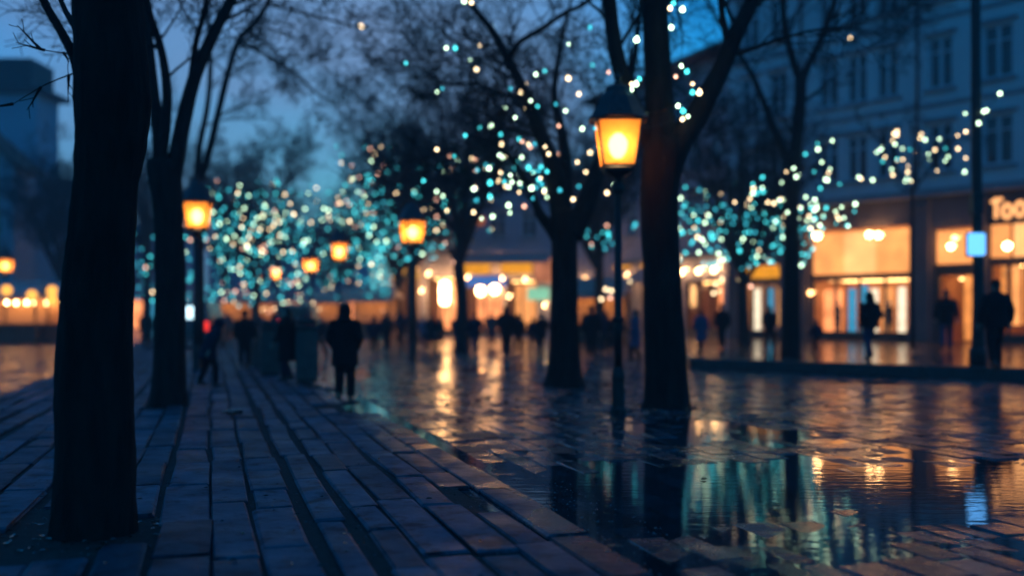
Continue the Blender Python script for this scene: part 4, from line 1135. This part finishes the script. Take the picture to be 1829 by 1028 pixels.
# ------------------------------------------------------------------ mast with blue sign, bollard cabinets, van
t = thing('mast', 'tall dark mast on the raised sidewalk carrying a small glowing blue sign', 'mast', G(1746, 23.4, .29))
m = MB(); P, Rr = smooth_path([Vector((0, 0, 0)), Vector((.02, 0, 2)), Vector((-.02, 0, 4.5)), Vector((-.05, 0, 9)), Vector((-.12, 0, 12))], [.15, .125, .12, .11, .10], .25)
m.tube(P, Rr, 14, .03, 4); m.lathe([(.2, 0), (.2, .35), (.15, .45)], 14); m.build('pole', iron, t, smooth=True)
m = MB(); z = EYE - (437 - HY) / F * 23.4 - .29
m.box((-.12, -.2, z), (.36, .14, .52), 0, .03); so = m.build('sign_box', SIGN_BLUE, t)
m = MB(); m.box((-.12, -.11, z), (.42, .03, .58)); m.box((-.06, -.08, z + .2), (.1, .08, .05)); m.box((-.06, -.08, z - .2), (.1, .08, .05)); m.build('bracket', iron, so)
m = MB(); m.box((-.1, -.15, z + .95), (.24, .24, .5), 0, .03); m.build('junction_box', iron, t)

def make_bin():
    t = thing('litter_bin', '', 'litter bin')
    m = MB(); m.box((0, 0, .53), (.44, .44, .98), 0, .035)
    for k in range(-2, 3):
        m.box((k * .075, -.226, .50), (.03, .014, .8)); m.box((.226, k * .075, .50), (.014, .03, .8)); m.box((-.226, k * .075, .50), (.014, .03, .8))
    m.build('body', bin_m, t)
    m = MB(); m.box((0, 0, 1.06), (.50, .50, .07), 0, .02); m.box((0, 0, 1.17), (.40, .40, .14), 0, .05); m.build('lid', bin_lid, t)
    m = MB(); m.box((0, 0, .03), (.40, .40, .06)); m.build('foot', bin_lid, t)
    return t
b0 = make_bin()
for i, (c, dd, lab) in enumerate(((548, 21.2, 'grey-green litter bin closest to the hooded walker'), (482, 23.6, 'grey-green litter bin between the man in black and the one waiting'), (463, 27.5, 'grey-green litter bin half hidden behind the one in front, at the end of the row'))):
    o = b0 if i == 0 else copy_tree(b0)
    o.location = G(c, dd, .05); o.rotation_euler = (0, 0, .25 + .1 * i); o['label'] = lab; o['group'] = 'litter bins on the paving edge'
    o.scale = (1.0, 1.0, (1.1, 1.05, 1.05)[i])

def make_van(lab, loc, rz, lit=True):
    t = thing('van', lab, 'van', loc, rz)
    m = MB()
    sec = [(-2.2, .92, .45, 1.15), (-2.15, .95, .4, 1.95), (-1.0, .96, .38, 2.02), (.9, .95, .38, 1.98), (1.5, .93, .4, 1.2), (2.15, .88, .42, 1.05), (2.25, .8, .5, .9)]
    b = len(m.v)
    for (y, w, zb, zt) in sec:
        m.v += [(-w, y, zb), (w, y, zb), (w, y, (zb + zt) * .55), (w * .86, y, zt), (-w * .86, y, zt), (-w, y, (zb + zt) * .55)]
    for i in range(len(sec) - 1):
        for k in range(6): m.f.append((b + i * 6 + k, b + i * 6 + (k + 1) % 6, b + (i + 1) * 6 + (k + 1) % 6, b + (i + 1) * 6 + k))
    m.f.append(tuple(b + k for k in reversed(range(6)))); m.f.append(tuple(b + (len(sec) - 1) * 6 + k for k in range(6)))
    m.build('body', car_paint, t)
    m = MB(); m.box((0, -2.215, 1.55), (1.35, .03, .5), 0, .02); m.build('rear_window', COOL if lit else pane_dark, t)
    for s in (-1, 1):
        m = MB(); m.box((s * .78, -2.235, 1.0), (.2, .06, .38), 0, .02); m.build('tail_light', TAIL, t)
        for y in (-1.35, 1.35):
            m = MB(); m.v = []; 
            ring_ = [Vector((s * .86 + o, y, .33)) for o in (-.1, .1)]; m.tube(ring_, [.33, .33], 16); m.build('wheel', tyre_m, t, smooth=False)
    m = MB(); m.box((0, -2.27, .5), (1.75, .14, .2), 0, .03); m.build('bumper', bin_lid, t)
make_van('dark van with red tail lights and lit rear window beside the stooping person', G(352, 43), .12)
make_van('dark van with red tail lights far down the avenue beyond the waiting person', G(533, 52), .1, False)

# ------------------------------------------------------------------ people
dg_ = None
def remesh(mb, name, voxel, mtl, smooth_iter=2):
    me = mb.mesh('tmp', None)
    o = bpy.data.objects.new('tmp', me); COL.objects.link(o)
    r = o.modifiers.new('r', 'REMESH'); r.mode = 'VOXEL'; r.voxel_size = voxel
    s = o.modifiers.new('s', 'SMOOTH'); s.iterations = smooth_iter; s.factor = .5
    dg = bpy.context.evaluated_depsgraph_get(); dg.update()
    nm = bpy.data.meshes.new_from_object(o.evaluated_get(dg))
    bpy.data.objects.remove(o); bpy.data.meshes.remove(me)
    nm.name = name
    nm.materials.clear(); nm.materials.append(mtl)
    nm.polygons.foreach_set('use_smooth', [True] * len(nm.polygons))
    return nm
def ellipse_loft(mb, rings, seg=16):
    b = len(mb.v)
    for (cx_, cy_, z, rx, ry) in rings:
        for k in range(seg):
            a = 2 * math.pi * k / seg; mb.v.append((cx_ + rx * math.cos(a), cy_ + ry * math.sin(a), z))
    for i in range(len(rings) - 1):
        for k in range(seg):
            k2 = (k + 1) % seg; mb.f.append((b + i * seg + k, b + i * seg + k2, b + (i + 1) * seg + k2, b + (i + 1) * seg + k))
    mb.f.append(tuple(b + k for k in reversed(range(seg)))); mb.f.append(tuple(b + (len(rings) - 1) * seg + k for k in range(seg)))
def person_meshes(stride=0.0, swing=0.0, hem=.80, hood=False, hat=None, lean=0.0, fat=1.0, elbows=.25, pockets=False, bag=None):
    """a 1.75 m figure facing +y. Returns {part: mesh}; stride in metres between the feet"""
    V = Vector
    def L(v):      # lean the upper body forward about the hips
        z = max(0, v[2] - .92)
        return V((v[0], v[1] + math.sin(lean) * z, v[2] - (1 - math.cos(lean)) * z))
    hips = {s: V((s * .095, 0, .92)) for s in (-1, 1)}
    ank = {s: V((s * .10, s * stride * .5, .09 + (.05 if s * stride < 0 else 0))) for s in (-1, 1)}
    knee = {s: (hips[s] + ank[s]) / 2 + V((0, .05 + abs(stride) * .10, 0)) for s in (-1, 1)}
    sh = {s: L((s * .19 * fat ** .5, 0, 1.42)) for s in (-1, 1)}
    if pockets:
        el = {s: L((s * .265 * fat ** .5, -.07, 1.14)) for s in (-1, 1)}; wr = {s: L((s * .20, .09, .95)) for s in (-1, 1)}
    else:
        el = {s: L((s * .27 * fat ** .5, -.03 - s * swing * .14, 1.14)) for s in (-1, 1)}; wr = {s: L((s * .28 * fat ** .5, .04 - s * swing * .34, .90 + abs(swing) * .04)) for s in (-1, 1)}
    # ---- body: one continuous surface
    b = MB()
    ellipse_loft(b, [(*L((0, 0, z))[:2], L((0, 0, z))[2], rx, ry) for (z, rx, ry) in ((.84, .15, .11), (.95, .165, .115), (1.08, .135, .10), (1.25, .165, .115), (1.38, .175, .11), (1.45, .13, .08), (1.49, .06, .06))])
    for s in (-1, 1):
        b.tube([hips[s], knee[s], ank[s]], [.088, .058, .042], 12)
        f = ank[s]; b.tube([f + V((0, -.05, -.035)), f + V((0, .06, -.05)), f + V((0, .16, -.06))], [.045, .042, .03], 10)
        b.tube([L((s * .10, 0, 1.41)), sh[s], el[s], wr[s]], [.06, .055, .042, .028], 10)
        dr = (wr[s] - el[s]).normalized(); side = V((s, 0, 0)); fw = dr.cross(side).normalized() * s
        palm = wr[s] + dr * .055
        b.tube([wr[s], wr[s] + dr * .05, wr[s] + dr * .10], [.026, .036, .034], 10, flat=.6)
        for k, (ln, o_) in enumerate(((.070, -.030), (.080, -.010), (.075, .011), (.058, .030))):
            a0 = wr[s] + dr * .095 + fw * o_; inn = V((-s, 0, 0))
            b.tube([a0, a0 + dr * ln * .5 + inn * .006, a0 + dr * ln * .85 + inn * .026], [.0105, .0100, .0085], 7)
        a0 = wr[s] + dr * .035 + fw * -.03
        b.tube([a0, a0 + dr * .03 - fw * .022, a0 + dr * .065 - fw * .03], [.014, .012, .010], 7)
    hc = L((0, .015, 1.625))
    b.tube([L((0, -.01, 1.42)), L((0, 0, 1.49)), hc + V((0, -.01, -.04))], [.062, .056, .056], 12)
    b.ball(hc, (.078, .098, .122), 20, 16); b.ball(hc + V((0, .035, -.065)), (.052, .058, .056), 14, 10)
    b.tube([hc + V((0, .092, .02)), hc + V((0, .112, -.018)), hc + V((0, .095, -.030))], [.010, .016, .012], 8)
    b.tube([hc + V((-.028, .086, -.066)), hc + V((0, .094, -.066)), hc + V((.028, .086, -.066))], [.008, .010, .008], 6)
    for s in (-1, 1):
        b.ball(hc + V((s * .079, -.005, -.008)), (.012, .026, .034), 10, 8); b.ball(hc + V((s * .032, .086, .018)), (.014, .011, .009), 8, 6)
        b.tube([hc + V((s * .014, .094, .038)), hc + V((s * .05, .084, .038))], [.009, .007], 6)
    out = {'body': remesh(b, 'body', .0115, skin_m, 1)}
    # ---- coat: torso and sleeves as one garment
    c = MB()
    hw, hd = (.235 if hem < .75 else .215) * fat, (.20 if hem < .75 else .165) * fat
    rings = [(hem, hw, hd), (hem + .05, hw, hd), (.98, .215 * fat, .165 * fat), (1.1, .20 * fat, .155 * fat), (1.27, .225 * fat, .165 * fat), (1.39, .23 * fat ** .6, .15 * fat), (1.46, .16, .115), (1.51, .095, .095)]
    rings = [r for r in rings if r[0] >= hem and (r[0] <= hem + .05 or r[0] > hem + .12)]
    ellipse_loft(c, [(*L((0, 0, z))[:2], L((0, 0, z))[2], rx, ry) for (z, rx, ry) in rings], 20)
    for s in (-1, 1): c.tube([L((s * .10, 0, 1.41)), sh[s] + V((0, 0, -.005)), el[s], wr[s] + (el[s] - wr[s]) * .06], [.09, .092 * fat, .074 * fat, .056], 12)
    if hood: c.ball(hc + V((0, -.02, .005)), (.118, .135, .152), 16, 12); c.tube([L((0, -.09, 1.42)), hc + V((0, -.05, -.08))], [.13, .11], 14)
    else: c.tube([L((0, -.03, 1.45)), L((0, -.015, 1.535))], [.105, .082], 14)
    out['coat'] = remesh(c, 'coat', .02, CLOTH['black'], 3)
    # ---- trousers
    tr = MB()
    ellipse_loft(tr, [(0, 0, .84, .165, .125), (0, 0, .95, .175, .13), (0, 0, 1.02, .165, .12)])
    for s in (-1, 1): tr.tube([hips[s] + V((0, 0, .02)), knee[s], ank[s] + V((0, 0, .01))], [.115, .086, .074], 12)
    out['trousers'] = remesh(tr, 'trousers', .02, CLOTH['black'], 2)
    for s, nm in ((-1, 'shoe'), (1, 'shoe2')):
        f = ank[s]; m = MB()
        m.tube([f + V((0, -.01, .05)), f + V((0, -.02, -.03))], [.058, .055], 10); m.tube([f + V((0, -.085, -.05)), f + V((0, 0, -.045)), f + V((0, .10, -.055)), f + V((0, .185, -.062))], [.036, .048, .045, .026], 10)
        out[nm] = remesh(m, 'shoe', .014, shoe_m, 2)
    if hat == 'cap':
        m = MB(); m.ball(hc + V((0, -.005, .055)), (.09, .108, .085), 14, 10); m.tube([hc + V((0, .06, .05)), hc + V((0, .17, .03))], [.06, .045], 12, flat=.25); m.ball(hc + V((0, 0, .14)), .022, 8, 6)
        out['cap'] = remesh(m, 'cap', .012, CLOTH['black'], 2)
    elif hat == 'beanie':
        m = MB(); m.ball(hc + V((0, -.008, .05)), (.092, .110, .098), 14, 10); m.tube([hc + V((0, -.008, .02)), hc + V((0, -.008, .05))], [.105, .105], 16)
        out['beanie'] = remesh(m, 'beanie', .012, CLOTH['charcoal'], 2)
    if not hood:
        m = MB(); m.ball(hc + V((0, -.022, .024)), (.086, .092, .112), 14, 10)
        if hat == 'long': m.tube([hc + V((0, -.05, .02)), hc + V((0, -.075, -.10)), hc + V((0, -.085, -.22))], [.085, .08, .05], 12)
        out['hair'] = remesh(m, 'hair', .014, hair_m, 2)
    return out
VAR = dict(
    parka=person_meshes(stride=.10, swing=.2, hem=.66, hood=True, fat=1.04, pockets=True),
    walk=person_meshes(stride=.55, swing=.8, hem=.80, fat=1.05),
    stand=person_meshes(stride=.12, swing=.1, hem=.80, fat=1.08, hat='beanie'),
    hooded=person_meshes(stride=.36, swing=.4, hem=.82, hood=True, fat=1.2, pockets=True),
    longcoat=person_meshes(stride=.30, swing=.4, hem=.48, fat=1.05, hat='long'),
    stoop=person_meshes(stride=.34, swing=.3, hem=.70, hood=True, lean=.42, fat=1.1),
    capman=person_meshes(stride=.16, swing=.15, hem=.80, fat=1.12, hat='cap'),
)
HEADROOM = dict(parka=1.78, walk=1.755, stand=1.77, hooded=1.78, longcoat=1.755, stoop=1.70, capman=1.78)
def person(label, col, head, feet, var, coat, trousers, z=0.0, rz=0.0, shoes=shoe_m, h=None):
    dd = (EYE - z) * F / (feet - HY)
    hh = h or (feet - head) * dd / F
    s = hh / HEADROOM[var]
    t = thing('person', label, 'person', G(col, dd, z), rz, 'people in the square')
    t.scale = (s, s, s)
    for k, me in VAR[var].items():
        nm = 'shoe' if k == 'shoe2' else k
        m_ = {'coat': CLOTH[coat], 'trousers': CLOTH[trousers], 'shoe': shoes}.get(nm)
        if m_ is not None:
            me = me.copy(); me.materials.clear(); me.materials.append(m_)
        o = bpy.data.objects.new(nm, me); COL.objects.link(o); o.parent = t
    return t
PZ = .05
person('person walking away on the paving edge in a long dark hooded parka, hands in pockets', 616, 541, 718, 'parka', 'black', 'black', PZ, .05, shoe_tan)
person('person stooping forward on the paving beside the many-limbed tree', 371, 568, 690, 'stoop', 'navy', 'black', PZ, -1.0)
person('person in black standing on the paving left of the grey bins', 437, 553, 657, 'stand', 'black', 'black', PZ, .3)
person('person in dark long coat waiting between two grey bins', 513, 548, 681, 'longcoat', 'black', 'navy', PZ, 1.2)
person('person with dark hood behind the grey bins', 489, 560, 645, 'hooded', 'navy', 'black', 0, .5)
person('person in grey jacket just past the shoulder of the parka walker', 574, 566, 640, 'walk', 'charcoal', 'brown', 0, 2.8)
person('small dark figure in short jacket beside the parka walker', 668, 566, 632, 'hooded', 'navy', 'black', 0, 0, h=1.42)
person('person in navy hooded jacket near the foot of the lone lantern', 716, 555, 617, 'hooded', 'navy', 'brown', 0, .2)
person('person in pale blue jacket right behind the lone lantern post', 757, 562, 621, 'stand', 'pale_blue', 'denim', 0, .4)
person('person in brown coat between the lone lantern and the dark slim trunk', 786, 567, 622, 'longcoat', 'brown', 'black', 0, 2.6)
person('person in teal hooded jacket against the dark slim trunk', 817, 560, 624, 'hooded', 'teal', 'teal', 0, .1)
person('person in navy coat walking beside the broad hooded figure', 849, 557, 634, 'walk', 'navy', 'denim', 0, .2)
person('broad dark hooded figure under the two white globe lamps', 905, 545, 638, 'hooded', 'black', 'black', 0, .15)
person('person in dark jacket walking under the green sign', 952, 565, 632, 'walk', 'navy', 'denim', 0, -.3)
person('tall dark person between the flared trunk and the large lantern post', 1056, 545, 641, 'stand', 'black', 'black', 0, .1)
person('person in navy hood close behind the tall dark one', 1081, 556, 630, 'hooded', 'navy', 'charcoal', 0, -.5)
person('person in blue jacket and long dark skirt between lantern post and straight trunk', 1135, 552, 645, 'longcoat', 'blue', 'black', 0, 1.4)
person('person in blue coat on the raised sidewalk beside the straight trunk', 1252, 552, 629, 'longcoat', 'blue', 'charcoal', .295, .4)
person('person in dark coat walking before the small lit shop window', 1375, 546, 623, 'walk', 'black', 'black', .295, -.5)
person('child in dark jacket walking beside the forked tree', 1458, 571, 631, 'walk', 'navy', 'brown', .295, .5)
person('man in dark puffy jacket and blue jeans before the big amber shop window', 1553, 520, 641, 'hooded', 'black', 'denim', .295, .3)
person('man in dark jacket and jeans walking past the shop door', 1690, 517, 627, 'walk', 'black', 'denim', .295, -.4)
person('man in black with a cap standing at the foot of the mast', 1779, 497, 658, 'capman', 'black', 'black', .295, .1)
person('person in black jacket walking between the small dark figure and the navy hooded one', 692, 563, 626, 'walk', 'black', 'black', 0, .3)
person('person in dark long coat just past the lone lantern, by the brown coat', 771, 560, 628, 'longcoat', 'charcoal', 'black', 0, -.4)
person('person in dark jacket close behind the navy walker', 834, 563, 627, 'stand', 'charcoal', 'black', 0, .3)
person('person in black hood to the side of the broad hooded figure', 926, 560, 630, 'hooded', 'black', 'black', 0, -.2)
person('person in black almost hidden by the flared trunk', 968, 558, 634, 'walk', 'black', 'charcoal', 0, .4)
person('person in dark coat beside the couple between trunk and lantern post', 1101, 556, 633, 'longcoat', 'black', 'black', 0, .2)
person('person in charcoal jacket walking beyond the grey bins', 602, 565, 622, 'walk', 'charcoal', 'black', 0, .2)
person('person in dark jacket on the raised sidewalk near the lit corner awning', 1290, 556, 622, 'stand', 'black', 'black', .295, .3, h=1.55)
person('small figure before the bright stall under the edge lantern', 27, 585, 608, 'walk', 'brown', 'black', 0, .6, h=1.6)
person('small figure in black before the middle bright stall', 52, 584, 612, 'stand', 'black', 'black', 0, .6, h=1.65)
person('small figure in brown by the stall next to the thick trunk', 82, 584, 611, 'longcoat', 'brown', 'brown', 0, .6, h=1.62)
person('figure in brown coat between the two dark trunks of the paving', 262, 562, 624, 'longcoat', 'brown', 'brown', 0, .2, h=1.65)
person('far figure in grey by the lit stall behind the parked van', 405, 562, 612, 'walk', 'grey', 'black', 0, .2, h=1.65)
person('far figure in black by the lit stall above the grey bins', 462, 562, 610, 'stand', 'black', 'black', 0, 3.0, h=1.65)
person('far figure in navy beyond the waiting person', 545, 562, 614, 'hooded', 'navy', 'black', 0, 1.0, h=1.65)
person('far figure in charcoal before the stall beside the small figure', 690, 560, 613, 'longcoat', 'charcoal', 'black', 0, .5, h=1.6)
person('far figure in grey behind the couple under the orange signs', 878, 562, 618, 'stand', 'grey', 'denim', 0, 3.0, h=1.6)

# ------------------------------------------------------------------ fallen leaves and grit
lf = MB(); rn = random.Random(61)
def leaf(c, s, z):
    a = rn.random() * 6.28; ca, sa = math.cos(a), math.sin(a); b = len(lf.v)
    curl = rn.uniform(.03, .20) * s
    for (x, y, h) in ((-.5, 0, 0), (-.15, -.3, curl), (.25, -.22, curl * .7), (.55, 0, curl * .4), (.25, .22, curl * .9), (-.15, .3, curl)):
        lf.v.append((c.x + (x * ca - y * sa) * s, c.y + (x * sa + y * ca) * s, z + .004 + h + rn.random() * .006))
    lf.v.append((c.x, c.y, z + .006))
    for k in range(6): lf.f.append((b + 6, b + k, b + (k + 1) % 6))
for _ in range(1300):
    T = rn.choice((G(1190, 15.9), G(1008, 20.5), G(1104, 16.2), G(1060, 17.5)))
    r = rn.random() ** .7 * 2.3; a = rn.random() * 6.28
    leaf(T + Vector((math.cos(a) * r * 1.3, math.sin(a) * r, 0)), rn.uniform(.05, .12), 0)
for _ in range(150):
    leaf(street(rn.uniform(2.2, 9), rn.uniform(8, 24)), rn.uniform(.03, .08), 0)
for _ in range(260):
    leaf(street(rn.uniform(-3.4, 2.1), 5 + rn.random() ** 1.5 * 22), rn.uniform(.02, .055), .05)
for T in (TREE_A, TREE_B):
    for _ in range(60):
        a = rn.random() * 6.28; r = rn.uniform(.3, .7); leaf(T + Vector((math.cos(a) * r, math.sin(a) * r, 0)), rn.uniform(.03, .07), .02)
gv = MB(); rg = random.Random(8)
for _ in range(5200):
    q_ = rg.uniform(-3.5, 3.0); p_ = 4.5 + rg.random() ** 1.4 * 16
    c = street(q_, p_, .016); r_ = rg.uniform(.004, .015)
    b = len(gv.v); a0 = rg.random() * 6
    for k in range(4): gv.v.append((c.x + r_ * rg.uniform(.7, 1.3) * math.cos(a0 + k * 1.571), c.y + r_ * rg.uniform(.7, 1.3) * math.sin(a0 + k * 1.571), c.z))
    gv.v.append((c.x, c.y, c.z + r_ * rg.uniform(.6, 1.2)))
    gv.f += [(b + k, b + (k + 1) % 4, b + 4) for k in range(4)]
go = gv.build('gravel', mat('joint_gravel', (.03, .035, .04), (.09, .10, .11), .4, 40)); go['kind'] = 'stuff'; go['label'] = 'fine grit lying in the joints of the paving'
tag(lf.build('fallen_leaves', leaf_m), 'wet fallen leaves scattered over the paving and the street', 'leaves', kind='stuff')
m = MB(); c = G(412, 14.4, .06); rn = random.Random(2)
for k in range(14):
    m.ball((c.x + rn.uniform(-.13, .13), c.y + rn.uniform(-.1, .1), .07 + rn.uniform(0, .03)), (rn.uniform(.03, .07), rn.uniform(.03, .06), rn.uniform(.015, .03)), 8, 6)
me = remesh(m, 'leaf_clump', .012, leaf_m, 2)
o = bpy.data.objects.new('leaf_clump', me); COL.objects.link(o); tag(o, 'dark clump of sodden leaves on the paving near the many-limbed tree', 'leaf clump')

HAZE = .0026
# ------------------------------------------------------------------ sky, sun, camera
world = bpy.data.worlds.new('World'); scene.world = world; world.use_nodes = True
nt = world.node_tree
for n in list(nt.nodes): nt.nodes.remove(n)
out = nt.nodes.new('ShaderNodeOutputWorld'); bg = nt.nodes.new('ShaderNodeBackground')
sky = nt.nodes.new('ShaderNodeTexSky'); sky.sky_type = 'NISHITA'; sky.sun_disc = False
SUN_EL, SUN_ROT = R(2.0), R(-6)
sky.sun_elevation = SUN_EL; sky.sun_rotation = SUN_ROT; sky.altitude = 100; sky.ozone_density = 3.0; sky.dust_density = .6
tc = nt.nodes.new('ShaderNodeTexCoord')
mp = nt.nodes.new('ShaderNodeMapping'); mp.inputs['Scale'].default_value = (1.0, 1.0, 2.4)
nt.links.new(tc.outputs['Generated'], mp.inputs['Vector'])
cl = nt.nodes.new('ShaderNodeTexNoise'); cl.inputs['Scale'].default_value = 3.2; cl.inputs['Detail'].default_value = 6; cl.inputs['Roughness'].default_value = .55
nt.links.new(mp.outputs[0], cl.inputs['Vector'])
cr = nt.nodes.new('ShaderNodeMapRange'); cr.interpolation_type = 'SMOOTHSTEP'
for i, v in zip((1, 2, 3, 4), (.42, .68, 0, 1)): cr.inputs[i].default_value = v
nt.links.new(cl.outputs['Fac'], cr.inputs[0])
mul = nt.nodes.new('ShaderNodeMix'); mul.data_type = 'RGBA'; mul.blend_type = 'MULTIPLY'; mul.inputs[0].default_value = 1
mul.inputs[7].default_value = (.05, .88, 1.6, 1)
nt.links.new(sky.outputs[0], mul.inputs[6])
cl2 = nt.nodes.new('ShaderNodeMath'); cl2.operation = 'MULTIPLY'; cl2.inputs[1].default_value = .7; nt.links.new(cr.outputs[0], cl2.inputs[0])
c1 = nt.nodes.new('ShaderNodeMix'); c1.data_type = 'RGBA'
nt.links.new(cl2.outputs[0], c1.inputs[0]); nt.links.new(mul.outputs[2], c1.inputs[6])
c1.inputs[7].default_value = (.04, .78, 1.75, 1)
# the pale violet break in the clouds low over the avenue
dt = nt.nodes.new('ShaderNodeVectorMath'); dt.operation = 'DOT_PRODUCT'; dt.inputs[1].default_value = Vector((-.19, .95, .22)).normalized()
nt.links.new(tc.outputs['Generated'], dt.inputs[0])
gl = nt.nodes.new('ShaderNodeMapRange'); gl.interpolation_type = 'SMOOTHSTEP'
for i, v in zip((1, 2, 3, 4), (.928, .984, 0, 1)): gl.inputs[i].default_value = v
nt.links.new(dt.outputs['Value'], gl.inputs[0])
gn = nt.nodes.new('ShaderNodeMapRange')
for i, v in zip((1, 2, 3, 4), (.3, .7, .55, 1)): gn.inputs[i].default_value = v
nt.links.new(cl.outputs['Fac'], gn.inputs[0])
gm = nt.nodes.new('ShaderNodeMath'); gm.operation = 'MULTIPLY'; nt.links.new(gl.outputs[0], gm.inputs[0]); nt.links.new(gn.outputs[0], gm.inputs[1])
cm = nt.nodes.new('ShaderNodeMix'); cm.data_type = 'RGBA'
nt.links.new(gm.outputs[0], cm.inputs[0]); nt.links.new(c1.outputs[2], cm.inputs[6]); cm.inputs[7].default_value = (.70, 1.12, 1.95, 1)
nt.links.new(cm.outputs[2], bg.inputs['Color']); bg.inputs['Strength'].default_value = .15
nt.links.new(bg.outputs[0], out.inputs['Surface'])

hz, hnt, hout = nodes_of('haze')
pvn = hnt.nodes.new('ShaderNodeVolumePrincipled'); pvn.inputs['Density'].default_value = HAZE; pvn.inputs['Color'].default_value = (.80, .88, .95, 1); pvn.inputs['Anisotropy'].default_value = .2
hnt.links.new(pvn.outputs[0], hout.inputs['Volume'])
m = MB(); m.box((0, 180, 14), (620, 500, 30.0)); ho = m.build('haze', hz); ho['kind'] = 'stuff'; ho['label'] = 'thin blue evening haze filling the square'
sl = bpy.data.lights.new('sun', 'SUN'); sl.energy = .012; sl.angle = R(40); sl.color = (.55, .75, 1.0)
so = bpy.data.objects.new('sun', sl); COL.objects.link(so); so.location = (0, 60, 60)
so.rotation_euler = (R(88), 0, R(180 + 6))

cam = bpy.data.cameras.new('camera'); co = bpy.data.objects.new('camera', cam); COL.objects.link(co)
co.location = (0, 0, EYE); co.rotation_euler = (R(90), 0, 0)
cam.sensor_width = 36; cam.lens = 36 * F / 1829; cam.shift_y = (HY - 514) / 1829
cam.clip_start = .1; cam.clip_end = 3000
cam.dof.use_dof = True; cam.dof.focus_distance = 8.2; cam.dof.aperture_fstop = cam.lens / 1000 / .074
scene.camera = co
scene.view_settings.view_transform = 'Standard'; scene.view_settings.look = 'None'; scene.view_settings.gamma = 1; scene.view_settings.exposure = 1.0
scene.render.engine = 'CYCLES'
cy = scene.cycles
cy.use_denoising = True
cy.max_bounces = 6; cy.diffuse_bounces = 2; cy.glossy_bounces = 3; cy.transmission_bounces = 4; cy.transparent_max_bounces = 8
cy.sample_clamp_indirect = 20; cy.caustics_reflective = False; cy.caustics_refractive = False
cy.use_adaptive_sampling = True; cy.adaptive_threshold = .01
